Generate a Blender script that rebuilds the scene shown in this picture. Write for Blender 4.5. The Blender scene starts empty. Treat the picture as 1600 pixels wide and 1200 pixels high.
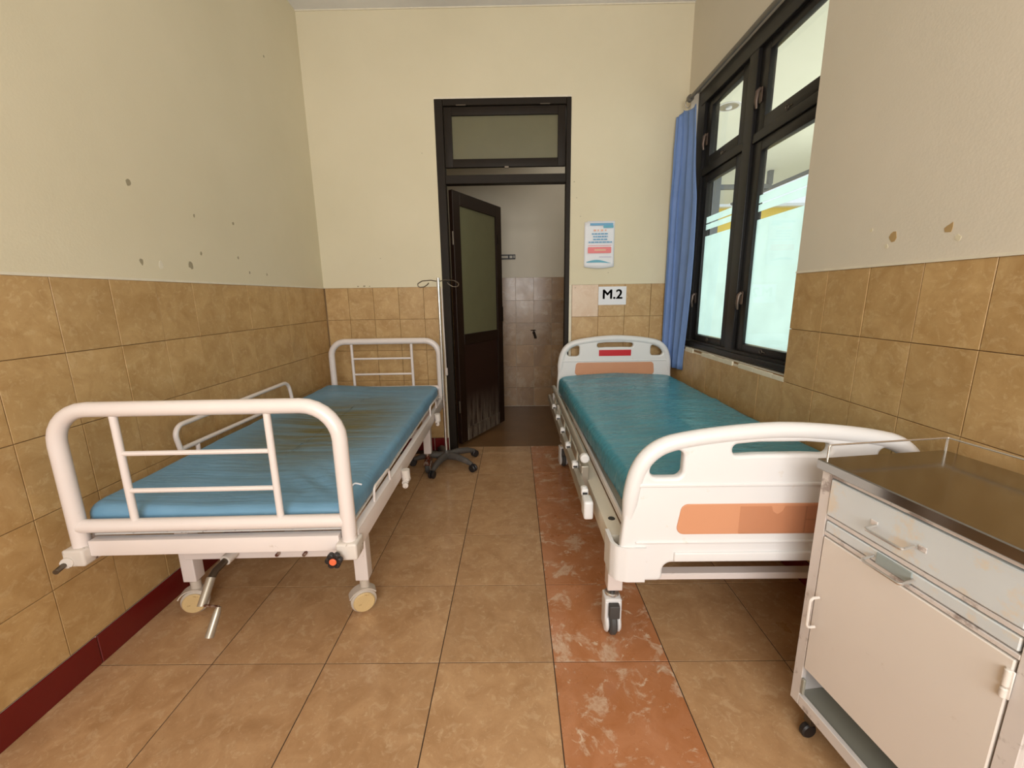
import bpy, bmesh, math, random
from mathutils import Vector, Matrix, noise
PI = math.pi
random.seed(4)
S = bpy.context.scene
COL = S.collection

# ------------------------------------------------------------------ camera
def cam_axes(p, y, r):
    cy, sy, cp, sp = math.cos(y), math.sin(y), math.cos(p), math.sin(p)
    f = Vector((sy*cp, cy*cp, -sp)); r0 = Vector((cy, -sy, 0)); u0 = r0.cross(f)
    return math.cos(r)*r0 + math.sin(r)*u0, -math.sin(r)*r0 + math.cos(r)*u0, f
cd = bpy.data.cameras.new('camera'); cam = bpy.data.objects.new('camera', cd); COL.objects.link(cam)
R_, U_, F_ = cam_axes(.2056, -.0088, -.0145)
m = Matrix((R_, U_, -F_)).transposed().to_4x4(); m.translation = (0, 0, 1.2484)
cam.matrix_world = m
cd.sensor_fit = 'HORIZONTAL'; cd.sensor_width = 36.0; cd.lens = 36.0*652.6/1600
cd.clip_start = .02; cd.clip_end = 200
S.camera = cam

# ------------------------------------------------------------------ light
vs = S.view_settings
vs.view_transform = 'Standard'; vs.look = 'None'; vs.gamma = 1.0; vs.use_curve_mapping = False
vs.exposure = 0.0
w = bpy.data.worlds.new('overcast_sky'); S.world = w; w.use_nodes = True
bg = w.node_tree.nodes['Background']
bg.inputs['Color'].default_value = (.86, .93, 1.0, 1); bg.inputs['Strength'].default_value = 1.15
def area(name, loc, rot, sx, sy, power, col):
    l = bpy.data.lights.new(name, 'AREA'); l.shape = 'RECTANGLE'; l.size = sx; l.size_y = sy
    l.energy = power; l.color = col
    o = bpy.data.objects.new(name, l); COL.objects.link(o); o.location = loc; o.rotation_euler = rot
    return o
# daylight entering by the wide opening in the wall behind the viewer
area('daylight_opening', (.1, -1.62, 1.75), (PI/2+.0, 0, 0), 2.0, 1.7, 87, (1, .985, .955))
# daylight reaching the outer side of the window from the open side of the walkway
area('daylight_walkway', (3.9, 2.4, 1.5), (PI/2, 0, PI/2), 5.0, 2.4, 90, (.95, .985, .97))

# added fill light that lifts the washroom's upper walls; no opening exists there
area('washroom_fill', (.55, 4.1, 2.80), (0, 0, 0), .5, .8, 2.4, (1, .98, .92))

# ------------------------------------------------------------------ materials
def srgb(r, g, b):
    f = lambda c: (c/255/12.92) if c/255 <= .04045 else ((c/255+.055)/1.055)**2.4
    return (f(r), f(g), f(b), 1)
class NT:
    def __init__(s, name):
        s.m = bpy.data.materials.new(name); s.m.use_nodes = True
        s.t = s.m.node_tree; s.b = s.t.nodes['Principled BSDF']; s.out = s.t.nodes['Material Output']
    def n(s, typ, **k):
        x = s.t.nodes.new(typ)
        for a, v in k.items():
            if a in x.inputs.keys(): s.put(x.inputs[a], v)
            else: setattr(x, a, v)
        return x
    def put(s, sock, v):
        if isinstance(v, bpy.types.NodeSocket): s.t.links.new(v, sock)
        else: sock.default_value = v
    def set(s, **k):
        for a, v in k.items(): s.put(s.b.inputs[a.replace('_', ' ')], v)
    def coords(s, scale=(1, 1, 1), rnd=False, obj=True):
        tc = s.n('ShaderNodeTexCoord'); o = tc.outputs['Object']
        if rnd:
            oi = s.n('ShaderNodeObjectInfo')
            mu = s.n('ShaderNodeMath', operation='MULTIPLY'); s.put(mu.inputs[0], oi.outputs['Random']); mu.inputs[1].default_value = 57.0
            ad = s.n('ShaderNodeVectorMath', operation='ADD'); s.put(ad.inputs[0], o); s.put(ad.inputs[1], mu.outputs[0]); o = ad.outputs[0]
        mp = s.n('ShaderNodeMapping'); s.put(mp.inputs['Vector'], o); mp.inputs['Scale'].default_value = scale
        return mp.outputs[0]
    def noise(s, vec, scale, detail=4, rough=.55, dist=0.0):
        x = s.n('ShaderNodeTexNoise'); s.put(x.inputs['Vector'], vec)
        x.inputs['Scale'].default_value = scale; x.inputs['Detail'].default_value = detail
        x.inputs['Roughness'].default_value = rough; x.inputs['Distortion'].default_value = dist
        return x.outputs['Fac']
    def ramp(s, fac, stops):
        x = s.n('ShaderNodeValToRGB'); s.put(x.inputs['Fac'], fac); e = x.color_ramp.elements
        while len(e) < len(stops): e.new(.5)
        for el, (p, c) in zip(e, stops):
            el.position = p; el.color = c if len(c) == 4 else (*c, 1)
        return x.outputs['Color']
    def mix(s, fac, a, b, mode='MIX'):
        x = s.n('ShaderNodeMix', data_type='RGBA', blend_type=mode)
        s.put(x.inputs[0], fac); s.put(x.inputs[6], a); s.put(x.inputs[7], b)
        return x.outputs[2]
    def bump(s, h, strength=.2, dist=.01):
        x = s.n('ShaderNodeBump'); s.put(x.inputs['Height'], h)
        x.inputs['Strength'].default_value = strength; x.inputs['Distance'].default_value = dist
        s.put(s.b.inputs['Normal'], x.outputs['Normal'])
W1, B0 = (1, 1, 1, 1), (0, 0, 0, 1)
def simple(name, col, rough=.5, metal=0.0, spec=None, var=.08, scale=6, bump=0.0, coat=0.0, wear=None, wear_at=.66, wear_scale=9):
    k = NT(name); v = k.coords()
    n = k.noise(v, scale)
    c = k.mix(n, tuple(x*(1-var) for x in col[:3])+(1,), tuple(min(1, x*(1+var)) for x in col[:3])+(1,))
    if wear:
        wn = k.noise(v, wear_scale, 8, .7); f = k.ramp(wn, [(wear_at-.04, B0), (wear_at+.03, W1)])
        c = k.mix(f, c, wear)
    k.set(Base_Color=c, Roughness=rough, Metallic=metal)
    if spec is not None: k.set(Specular_IOR_Level=spec)
    if coat: k.set(Coat_Weight=coat, Coat_Roughness=.15)
    if bump: k.bump(k.noise(v, 60, 3), bump, .002)
    return k.m
M = {}
def plaster(name, col, stain):
    k = NT(name); v = k.coords()
    c = k.mix(k.ramp(k.noise(v, 1.3, 5, .6), [(.3, B0), (.75, W1)]), col, stain)
    f = k.ramp(k.noise(v, 24, 5, .7), [(.70, B0), (.78, W1)])
    c = k.mix(k.mix(f, B0, (.14, .14, .14, 1)), c, srgb(150, 130, 95))
    k.set(Base_Color=c, Roughness=.72)
    k.bump(k.mix(.35, k.noise(v, 9, 3), k.noise(v, 130, 2)), .16, .006)
    return k.m
M['plaster'] = plaster('cream_plaster', srgb(221, 210, 182), srgb(214, 203, 174))
M['plaster_grey'] = plaster('grey_cream_plaster', srgb(218, 208, 190), srgb(210, 201, 182))
M['ceiling'] = plaster('white_ceiling_board', srgb(240, 238, 236), srgb(212, 210, 210))
M['soffit'] = plaster('outdoor_soffit_paint', srgb(238, 236, 218), srgb(230, 228, 208))
def tile(name, base, dark, light, rough=.3, n1=7, vein=14, veinamt=.45, bumps=.12, rv=.10, coat=.35, vd=1.0):
    k = NT(name); v = k.coords(rnd=True)
    oi = k.n('ShaderNodeObjectInfo')
    a = k.ramp(k.noise(v, n1, 6, .62, .8), [(.32, B0), (.68, W1)])
    c = k.mix(a, base, dark)
    vn = k.noise(v, vein, 7, .7, vd)
    f = k.ramp(vn, [(.54, B0), (.62, (veinamt,)*3+(1,)), (.72, (veinamt*.3,)*3+(1,))])
    c = k.mix(f, c, light)
    g = k.ramp(k.noise(v, vein*3.2, 5, .7, .6), [(.56, B0), (.68, (.42,)*3+(1,))])
    c = k.mix(k.ramp(k.noise(v, vein*1.7, 5, .7, 1.0), [(.60, B0), (.67, (veinamt*1.3,)*3+(1,))]), c, light)
    c = k.mix(g, c, dark)
    mr = k.n('ShaderNodeMapRange'); k.put(mr.inputs[0], oi.outputs['Random']); mr.inputs[3].default_value = 1-rv; mr.inputs[4].default_value = 1+rv*.6
    hs = k.n('ShaderNodeHueSaturation'); k.put(hs.inputs['Value'], mr.outputs[0]); k.put(hs.inputs['Color'], c)
    k.set(Base_Color=hs.outputs[0], Roughness=k.ramp(k.noise(v, 9), [(.3, (rough*.8,)*3), (.8, (rough*1.35,)*3)]), Coat_Weight=coat, Coat_Roughness=.12)
    k.bump(k.noise(v, 16, 4, .6, .5), bumps, .004)
    return k.m
M['wall_tile'] = tile('ochre_wall_tile', srgb(198, 163, 112), srgb(174, 137, 86), srgb(214, 186, 142), rough=.4, n1=9, vein=24, veinamt=.34, coat=.1, rv=.05)
M['pale_tile'] = tile('pale_pink_wall_tile', srgb(214, 190, 166), srgb(204, 174, 146), srgb(226, 208, 188), rough=.4, coat=.1)
M['floor_tile'] = tile('tan_floor_tile', srgb(194, 155, 114), srgb(170, 130, 90), srgb(214, 186, 150), rough=.34, n1=9, vein=26, veinamt=.34, rv=.06, bumps=.35)
M['orange_tile'] = tile('orange_floor_tile', srgb(192, 133, 94), srgb(174, 112, 68), srgb(218, 196, 170), rough=.3, n1=6, vein=9, veinamt=.62, rv=.05, vd=.5)
M['bath_tile'] = tile('brown_bathroom_tile', srgb(168, 134, 96), srgb(140, 108, 76), srgb(186, 164, 138), rough=.3, n1=3, vein=4, veinamt=.5, coat=.15)
M['grout'] = simple('dark_grout', srgb(62, 48, 36), .8, var=.25, scale=9)
M['grout_light'] = simple('ochre_grout', srgb(142, 112, 76), .8, var=.4, scale=4)
M['red_base'] = simple('dark_red_skirting_tile', srgb(104, 16, 18), .3, var=.12, coat=.2)
M['bead'] = simple('white_filler', srgb(222, 213, 192), .7, var=.12, scale=30)
M['wood'] = simple('dark_brown_painted_wood', srgb(38, 31, 24), .5, spec=.15, var=.25, scale=5, wear=srgb(80, 72, 64), wear_at=.74)
M['leaf'] = simple('reddish_dark_door_wood', srgb(34, 20, 13), .4, spec=.25, var=.3, scale=4, coat=.1)
M['winwood'] = simple('black_window_frame_paint', srgb(32, 30, 29), .34, spec=.3, var=.25, scale=7)
k = NT('worn_lower_door_panel'); v = k.coords((6, 6, .7))
tc = k.n('ShaderNodeTexCoord'); sx = k.n('ShaderNodeSeparateXYZ'); k.put(sx.inputs[0], tc.outputs['Object'])
mr = k.n('ShaderNodeMapRange'); k.put(mr.inputs[0], sx.outputs['Z']); mr.inputs[1].default_value = .45; mr.inputs[2].default_value = .05
mu = k.n('ShaderNodeMath', operation='MULTIPLY'); k.put(mu.inputs[0], mr.outputs[0]); k.put(mu.inputs[1], k.ramp(k.noise(v, 5, 8, .75), [(.38, B0), (.62, W1)]))
k.set(Base_Color=k.mix(mu.outputs[0], srgb(40, 19, 13), srgb(136, 124, 108)), Roughness=.45); M['leaf_panel'] = k.m
M['white_paint'] = simple('worn_white_enamel', srgb(226, 215, 210), .34, var=.05, scale=5, wear=srgb(190, 172, 156), wear_at=.70, wear_scale=14, coat=.2)
M['white_paint_dirty'] = simple('grimy_white_enamel', srgb(214, 205, 196), .5, var=.1, wear=srgb(110, 84, 66), wear_at=.63, wear_scale=30)
M['plastic'] = simple('ivory_white_plastic', srgb(224, 222, 221), .36, var=.03, scale=4, wear=srgb(214, 206, 196), wear_at=.68, wear_scale=16)
M['beige_metal'] = simple('warm_grey_painted_metal', srgb(206, 196, 178), .4, var=.06, wear=srgb(170, 150, 126), wear_at=.7)
M['alu'] = simple('satin_aluminium', srgb(176, 168, 154), .34, metal=.55, var=.08)
M['orange_plastic'] = simple('salmon_orange_panel', srgb(206, 146, 110), .42, var=.04)
M['bare'] = simple('bare_grey_metal_patch', srgb(150, 160, 158), .4, var=.12, scale=30)
M['red'] = simple('red_sticker', srgb(196, 22, 34), .4, var=.05)
M['cream_wheel'] = simple('yellowed_wheel_disc', srgb(206, 178, 128), .45, var=.1, scale=20, wear=srgb(150, 118, 70), wear_at=.62, wear_scale=40)
M['wheel_white'] = simple('aged_white_wheel_cover', srgb(198, 186, 172), .5, var=.1)
M['tyre'] = simple('dark_grey_rubber', srgb(70, 68, 66), .6)
M['black'] = simple('black_plastic', srgb(36, 32, 32), .45)
M['orange_cap'] = simple('orange_cap', srgb(226, 106, 66), .5)
M['chrome'] = simple('chrome', srgb(214, 210, 205), .26, metal=.85, var=.03)
M['rust'] = simple('rusty_chrome', srgb(176, 160, 146), .4, metal=.7, wear=srgb(104, 48, 26), wear_at=.5, wear_scale=30)
M['dark_steel'] = simple('tarnished_wire', srgb(104, 94, 82), .35, metal=.8)
M['iv_base'] = simple('grey_black_cast_base', srgb(84, 79, 74), .5, wear=srgb(110, 102, 95), wear_at=.6)
M['steel'] = simple('polished_steel_sheet', srgb(158, 156, 152), .14, metal=1.0, var=.05, scale=3)
M['cab'] = simple('cream_cabinet_enamel', srgb(220, 212, 203), .42, var=.05, scale=4, wear=srgb(200, 190, 178), wear_at=.68, wear_scale=6)
M['cab_edge'] = simple('rubbed_cabinet_edge_enamel', srgb(212, 205, 200), .42, var=.1, scale=8, wear=srgb(158, 146, 140), wear_at=.58, wear_scale=11)
M['cab_blue'] = simple('blotchy_bluish_enamel', srgb(206, 212, 214), .4, var=.10, scale=5, wear=srgb(214, 205, 190), wear_at=.54, wear_scale=6)
M['cab_in'] = simple('grey_green_shelf_paint', srgb(150, 148, 136), .35, var=.12)
M['concrete'] = simple('wet_brown_floor', srgb(116, 84, 52), .4, var=.4, scale=5)
M['chip'] = simple('grey_plaster_chip', srgb(158, 148, 122), .9, var=.15, scale=30)
M['chip_tan'] = simple('tan_flaked_patch', srgb(176, 146, 98), .9, var=.1, scale=30)
M['rail_grey'] = simple('grey_curtain_rod', srgb(116, 110, 102), .38, metal=.4)
M['paper'] = simple('white_paper', srgb(228, 228, 232), .5, var=.02)
M['ink'] = simple('dark_grey_ink', srgb(74, 66, 62), .6)
M['sign_black'] = simple('black_sign_board', srgb(26, 22, 20), .5)
M['pale_text'] = simple('pale_lettering', srgb(200, 192, 178), .6)
M['p_blue'] = simple('poster_blue', srgb(104, 160, 196), .5)
M['p_deep'] = simple('poster_teal', srgb(96, 168, 190), .5)
M['p_red'] = simple('poster_red', srgb(232, 128, 130), .5)
M['p_peach'] = simple('poster_peach', srgb(226, 176, 150), .5)
M['p_lilac'] = simple('poster_lilac', srgb(196, 190, 212), .5)
M['brass'] = simple('dark_brass', srgb(40, 30, 22), .4, metal=.7)
M['handle'] = simple('bronze_window_handle', srgb(104, 88, 78), .38, metal=.5)
M['grey_steel'] = simple('grey_steel_section', srgb(118, 120, 124), .5)
M['yellow_wall'] = simple('yellow_painted_wall', srgb(250, 214, 96), .7)
M['green_leaf'] = simple('green_leaves', srgb(120, 160, 60), .7, var=.4, scale=20)
M['pave'] = simple('pale_paving', srgb(214, 208, 196), .7)
M['white_wall'] = simple('white_outdoor_wall', srgb(236, 238, 236), .8)
def glassy(name, tint, gloss=.06, rough=.02, alpha_col=None):
    k = NT(name); t = k.t; t.nodes.remove(k.b)
    tr = k.n('ShaderNodeBsdfTransparent'); tr.inputs[0].default_value = tint
    gl = k.n('ShaderNodeBsdfGlossy'); gl.inputs['Roughness'].default_value = rough
    mx = k.n('ShaderNodeMixShader'); mx.inputs[0].default_value = gloss
    t.links.new(tr.outputs[0], mx.inputs[1]); t.links.new(gl.outputs[0], mx.inputs[2]); t.links.new(mx.outputs[0], k.out.inputs[0])
    return k.m
M['glass'] = glassy('window_glass', (.96, .985, .97, 1))
M['clear_plastic'] = glassy('scratched_clear_plastic', (.975, .955, .94, 1), .04, .3)
def frosted(name, col, trans=.8, rough=.5):
    k = NT(name); t = k.t; t.nodes.remove(k.b)
    v = k.coords(); f = k.ramp(k.noise(v, 6, 5, .6), [(.35, tuple(c*.93 for c in col[:3])), (.7, col[:3])])
    a = k.n('ShaderNodeBsdfTranslucent'); k.put(a.inputs[0], f)
    b = k.n('ShaderNodeBsdfDiffuse'); k.put(b.inputs[0], f)
    g = k.n('ShaderNodeBsdfGlossy'); g.inputs['Roughness'].default_value = rough
    m1 = k.n('ShaderNodeMixShader'); m1.inputs[0].default_value = trans
    t.links.new(b.outputs[0], m1.inputs[1]); t.links.new(a.outputs[0], m1.inputs[2])
    m2 = k.n('ShaderNodeMixShader'); m2.inputs[0].default_value = .05
    t.links.new(m1.outputs[0], m2.inputs[1]); t.links.new(g.outputs[0], m2.inputs[2]); t.links.new(m2.outputs[0], k.out.inputs[0])
    return k.m
M['film'] = frosted('aqua_frosted_film', (.84, .96, .95, 1), .9)
M['door_glass'] = frosted('olive_frosted_glass', srgb(150, 146, 110), .5, .3)
M['transom_glass'] = frosted('grey_olive_transom_glass', srgb(146, 140, 104), .55, .3)
def vinyl(name, base, dark, stain=None, sheen=(.3, .5), wr=(1.2, 9, 1)):
    k = NT(name); v = k.coords(); vw = k.coords(wr)
    c = k.mix(k.ramp(k.noise(v, 3, 4), [(.3, B0), (.7, W1)]), base, dark)
    if stain:
        tc = k.n('ShaderNodeTexCoord'); mp = k.n('ShaderNodeMapping'); k.put(mp.inputs['Vector'], tc.outputs['Object'])
        mp.inputs['Location'].default_value = (-.02/.34, .02/.5, 0); mp.inputs['Scale'].default_value = (1/.42, 1/.72, 0)
        ln = k.n('ShaderNodeVectorMath', operation='LENGTH'); k.put(ln.inputs[0], mp.outputs[0])
        near = k.ramp(ln.outputs['Value'], [(.25, W1), (1.0, B0)])
        st = k.ramp(k.noise(k.coords((.9, 8, 1)), 3.2, 6, .65, .4), [(.38, B0), (.56, W1)])
        c = k.mix(k.mix(1.0, near, st, 'MULTIPLY'), c, stain)
        c = k.mix(k.mix(1.0, near, (.5, .5, .5, 1), 'MULTIPLY'), c, stain)
        cr = k.ramp(k.noise(k.coords((1.1, 13, 1)), 3.0, 4, .6, .3), [(.60, B0), (.68, (.5, .5, .5, 1))])  # wrinkle creases: their shade is painted into the colour
        c = k.mix(k.mix(1.0, k.ramp(ln.outputs['Value'], [(.4, W1), (2.0, B0)]), cr, 'MULTIPLY'), c, srgb(70, 84, 84))
    rr = k.ramp(k.noise(vw, 4, 5, .6), [(.3, (sheen[0],)*3), (.7, (sheen[1],)*3)])
    k.set(Base_Color=c, Roughness=rr)
    k.bump(k.noise(vw, 5, 4, .55, .3), .35, .012)
    return k.m
M['blue_vinyl'] = vinyl('blue_vinyl_with_olive_stain', srgb(114, 158, 188), srgb(100, 142, 168), srgb(100, 96, 58), (.42, .58))
M['teal_vinyl'] = vinyl('glossy_teal_vinyl', srgb(78, 154, 174), srgb(66, 140, 160), None, (.20, .40))
k = NT('blue_curtain_fabric'); v = k.coords()
k.set(Base_Color=k.mix(k.noise(v, 9), srgb(102, 130, 178), srgb(120, 148, 202)), Roughness=.6)
M['curtain'] = k.m

# ------------------------------------------------------------------ mesh helpers
def link(name, me, mat=None, parent=None, label=None, cat=None, group=None, kind=None, loc=None, rot=None):
    o = bpy.data.objects.new(name, me); COL.objects.link(o)
    if me and mat:
        if not me.materials: me.materials.append(mat)
    if parent: o.parent = parent
    tag(o, label, cat, group, kind)
    if loc: o.location = loc
    if rot: o.rotation_euler = rot
    return o
def tag(o, label=None, cat=None, group=None, kind=None):
    if label: o['label'] = label
    if cat: o['category'] = cat
    if group: o['group'] = group
    if kind: o['kind'] = kind
def empty(name, loc, rz, label, cat, group=None):
    o = bpy.data.objects.new(name, None); COL.objects.link(o); o.location = loc; o.rotation_euler = (0, 0, rz)
    o.empty_display_size = .1; tag(o, label, cat, group); return o
def fin(bm, name, smooth=False):
    me = bpy.data.meshes.new(name); bmesh.ops.recalc_face_normals(bm, faces=bm.faces); bm.to_mesh(me); bm.free()
    if smooth:
        for p in me.polygons: p.use_smooth = True
        try: me.set_sharp_from_angle(angle=math.radians(40))
        except Exception: pass
    return me
def b_box(bm, a, b, bev=0.0, seg=2, mtx=None):
    x0, y0, z0 = [min(p, q) for p, q in zip(a, b)]; x1, y1, z1 = [max(p, q) for p, q in zip(a, b)]
    r = bmesh.ops.create_cube(bm, size=1); vs_ = r['verts']
    for v in vs_: v.co = Vector(((x0+x1)/2+v.co.x*(x1-x0), (y0+y1)/2+v.co.y*(y1-y0), (z0+z1)/2+v.co.z*(z1-z0)))
    if bev:
        es = list({e for v in vs_ for e in v.link_edges})
        r = bmesh.ops.bevel(bm, geom=es, offset=bev, segments=seg, affect='EDGES', profile=.6)
        vs_ = list({v for f in r['faces'] for v in f.verts} | {v for v in vs_ if v.is_valid})
    if mtx is not None:
        for v in vs_: v.co = mtx @ v.co
    return vs_
def box(name, a, b, mat, parent=None, bev=.002, **k):
    bm = bmesh.new(); b_box(bm, a, b, bev, 1 if bev < .004 else 3)
    return link(name, fin(bm, name, bev >= .004), mat, parent, **k)
def b_bar(bm, p, q, w, h, bev=.002):
    """box section from p to q, width w sideways, height h upwards"""
    p, q = Vector(p), Vector(q); d = (q-p); L = d.length; d.normalize()
    up = Vector((0, 0, 1)) if abs(d.z) < .95 else Vector((0, 1, 0))
    s = d.cross(up).normalized(); u = s.cross(d)
    mt = Matrix((s, d, u)).transposed().to_4x4(); mt.translation = p
    b_box(bm, (-w/2, 0, -h/2), (w/2, L, h/2), bev, 2, mt)
def fillet(pts, r, n=7, closed=False):
    P = [Vector(p) for p in pts]; out = []; N = len(P)
    for i, p in enumerate(P):
        if not closed and i in (0, N-1): out.append(p); continue
        a, b = P[i-1], P[(i+1) % N]; d1 = (a-p); d2 = (b-p)
        rr = r[i] if isinstance(r, (list, tuple)) else r
        ang = d1.angle(d2)
        if rr <= 0 or ang > PI-.02: out.append(p); continue
        t = min(rr/math.tan(ang/2), d1.length*.49, d2.length*.49); rr = t*math.tan(ang/2)
        p1 = p+d1.normalized()*t; p2 = p+d2.normalized()*t
        c = p+(d1.normalized()+d2.normalized()).normalized()*(rr/math.sin(ang/2))
        v1, v2 = p1-c, p2-c; om = v1.angle(v2)
        for j in range(n+1):
            s = j/n; out.append(c+(v1*math.sin((1-s)*om)+v2*math.sin(s*om))/math.sin(om))
    return out
def b_tube(bm, pts, r, seg=12, closed=False, caps=True):
    P = [Vector(p) for p in pts]; N = len(P); rings = []; prev = None
    for i in range(N):
        if closed: t = (P[(i+1) % N]-P[i-1]).normalized()
        else: t = (P[min(i+1, N-1)]-P[max(i-1, 0)]).normalized()
        if prev is None:
            u = t.orthogonal().normalized()
        else:
            u = (prev-t*prev.dot(t)).normalized()
        prev = u; v = t.cross(u)
        rr = r[i] if isinstance(r, (list, tuple)) else r
        rings.append([bm.verts.new(P[i]+(u*math.cos(2*PI*k/seg)+v*math.sin(2*PI*k/seg))*rr) for k in range(seg)])
    for i in range(N if closed else N-1):
        a, b = rings[i], rings[(i+1) % N]
        for k in range(seg): bm.faces.new((a[k], a[(k+1) % seg], b[(k+1) % seg], b[k]))
    if caps and not closed:
        bm.faces.new(rings[0][::-1]); bm.faces.new(rings[-1])
def tube(name, pts, r, mat, parent=None, fil=0, seg=12, closed=False, **k):
    bm = bmesh.new(); P = fillet(pts, fil, closed=closed) if fil else pts
    b_tube(bm, P, r, seg, closed); return link(name, fin(bm, name, True), mat, parent, **k)
def b_cyl(bm, c, axis, r, h, seg=24, r2=None, bev=0):
    """disc centred at c along axis with rounded rims"""
    c = Vector(c); a = Vector(axis).normalized(); r2 = r if r2 is None else r2
    bb = bev
    prof = [(-h/2, r-bb), (-h/2+bb, r), (h/2-bb, r2), (h/2, r2-bb)] if bb else [(-h/2, r), (h/2, r2)]
    u = a.orthogonal().normalized(); v = a.cross(u)
    rings = [[bm.verts.new(c+a*z+(u*math.cos(2*PI*k/seg)+v*math.sin(2*PI*k/seg))*rr) for k in range(seg)] for z, rr in prof]
    for p, q in zip(rings, rings[1:]):
        for k in range(seg): bm.faces.new((p[k], p[(k+1) % seg], q[(k+1) % seg], q[k]))
    bm.faces.new(rings[0][::-1]); bm.faces.new(rings[-1])
def cyl(name, c, axis, r, h, mat, parent=None, seg=24, r2=None, bev=.001, **k):
    bm = bmesh.new(); b_cyl(bm, c, axis, r, h, seg, r2, bev); return link(name, fin(bm, name, True), mat, parent, **k)
def board(name, loops, depth, bev, mat, parent=None, mtx=None, **k):
    """flat plate in local XZ with holes, rounded rims; loops[0] is the outline"""
    cu = bpy.data.curves.new('c', 'CURVE'); cu.dimensions = '2D'; cu.fill_mode = 'BOTH'
    cu.extrude = max(depth/2-bev, 0); cu.bevel_depth = bev; cu.bevel_resolution = 3; cu.offset = -bev
    for lp in loops:
        sp = cu.splines.new('POLY'); sp.points.add(len(lp)-1); sp.use_cyclic_u = True
        for i, (x, z) in enumerate(lp): sp.points[i].co = (x, z, 0, 1)
    o = bpy.data.objects.new('c', cu); COL.objects.link(o)
    dg = bpy.context.evaluated_depsgraph_get(); me = bpy.data.meshes.new_from_object(o.evaluated_get(dg))
    bpy.data.objects.remove(o); bpy.data.curves.remove(cu)
    me.transform(Matrix.Rotation(PI/2, 4, 'X'))
    if mtx is not None: me.transform(mtx)
    me.name = name; me.materials.clear()
    for p in me.polygons: p.use_smooth = True
    try: me.set_sharp_from_angle(angle=math.radians(35))
    except Exception: pass
    return link(name, me, mat, parent, **k)
def rrect(x0, z0, x1, z1, r, n=5):
    return [(p.x, p.y) for p in fillet([(x0, z0, 0), (x1, z0, 0), (x1, z1, 0), (x0, z1, 0)], r, n, closed=True)]
def text_mesh(name, s, size, mat, parent=None, loc=(0, 0, 0), rot=(PI/2, 0, 0), ext=.0006, off=0.0, align='CENTER', sx=1.0):
    cu = bpy.data.curves.new('t', 'FONT'); cu.body = s; cu.size = size; cu.extrude = ext; cu.offset = off
    cu.align_x = align; cu.align_y = 'CENTER'
    o = bpy.data.objects.new('t', cu); COL.objects.link(o); dg = bpy.context.evaluated_depsgraph_get()
    me = bpy.data.meshes.new_from_object(o.evaluated_get(dg)); bpy.data.objects.remove(o); bpy.data.curves.remove(cu)
    me.name = name; me.materials.clear()
    me.transform(Matrix.Diagonal((sx, 1, 1, 1)))
    return link(name, me, mat, parent, loc=loc, rot=rot)

# ------------------------------------------------------------------ room shell
XL, XR, YB, ZC = -1.478, 1.252, 3.319, 3.19
YN = -1.45
ZT, RH = 1.333, .2446          # top of wall tiling, row height
WY0, WY1, WZ0, WZ1 = 1.921, 3.262, .868, 2.612   # window opening
DX0, DX1, DZ1 = -.556, .423, 2.63               # door opening
_cache = {}
def tile_mesh(w_, h_, t=.008, c=.0009, axis='x'):
    key = (round(w_, 3), round(h_, 3), axis)
    if key in _cache: return _cache[key]
    bm = bmesh.new()
    o = [(-w_/2, -h_/2), (w_/2, -h_/2), (w_/2, h_/2), (-w_/2, h_/2)]
    i = [(a-math.copysign(c, a), b-math.copysign(c, b)) for a, b in o]
    R = [[bm.verts.new((a, b, z)) for a, b in q] for q, z in ((o, -t), (o, -c), (i, 0))]
    for p, q in zip(R, R[1:]):
        for k_ in range(4): bm.faces.new((p[k_], p[(k_+1) % 4], q[(k_+1) % 4], q[k_]))
    bm.faces.new(R[0][::-1]); bm.faces.new(R[2])
    # local z is the outward normal; turn for walls
    rot = {'z': Matrix.Identity(4), '+x': Matrix(((0, 0, 1, 0), (1, 0, 0, 0), (0, 1, 0, 0), (0, 0, 0, 1))),
           '-x': Matrix(((0, 0, -1, 0), (-1, 0, 0, 0), (0, 1, 0, 0), (0, 0, 0, 1))),
           '-y': Matrix(((1, 0, 0, 0), (0, 0, -1, 0), (0, 1, 0, 0), (0, 0, 0, 1)))}[axis]
    bmesh.ops.transform(bm, matrix=rot, verts=bm.verts)
    me = fin(bm, 'tile'); _cache[key] = me; return me
G = .0023
def put_tile(cx, cy, cz, w_, h_, axis, mat, parent, jitter=.0008, name='tile'):
    if axis == 'z': jitter = .0004; me = tile_mesh(w_-.0034, h_-.0034, c=.0005, axis=axis)
    else: me = tile_mesh(w_-G, h_-G, axis=axis)
    key = (me.name, mat.name)
    if key not in _cache:
        m2 = me.copy() if me.materials else me
        if m2 is not me: m2.materials.clear()
        m2.materials.append(mat); _cache[key] = m2
    o = link(name, _cache[key], None, parent)
    j = random.uniform(-jitter, jitter)
    n = {'z': (0, 0, 1), '+x': (1, 0, 0), '-x': (-1, 0, 0), '-y': (0, -1, 0)}[axis]
    o.location = (cx+n[0]*j, cy+n[1]*j, cz+n[2]*j); return o
def slabs(name, boxes, mat, kind='structure', parent=None):
    bm = bmesh.new()
    for a, b in boxes: b_box(bm, a, b)
    return link(name, fin(bm, name), mat, parent, kind=kind)

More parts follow.
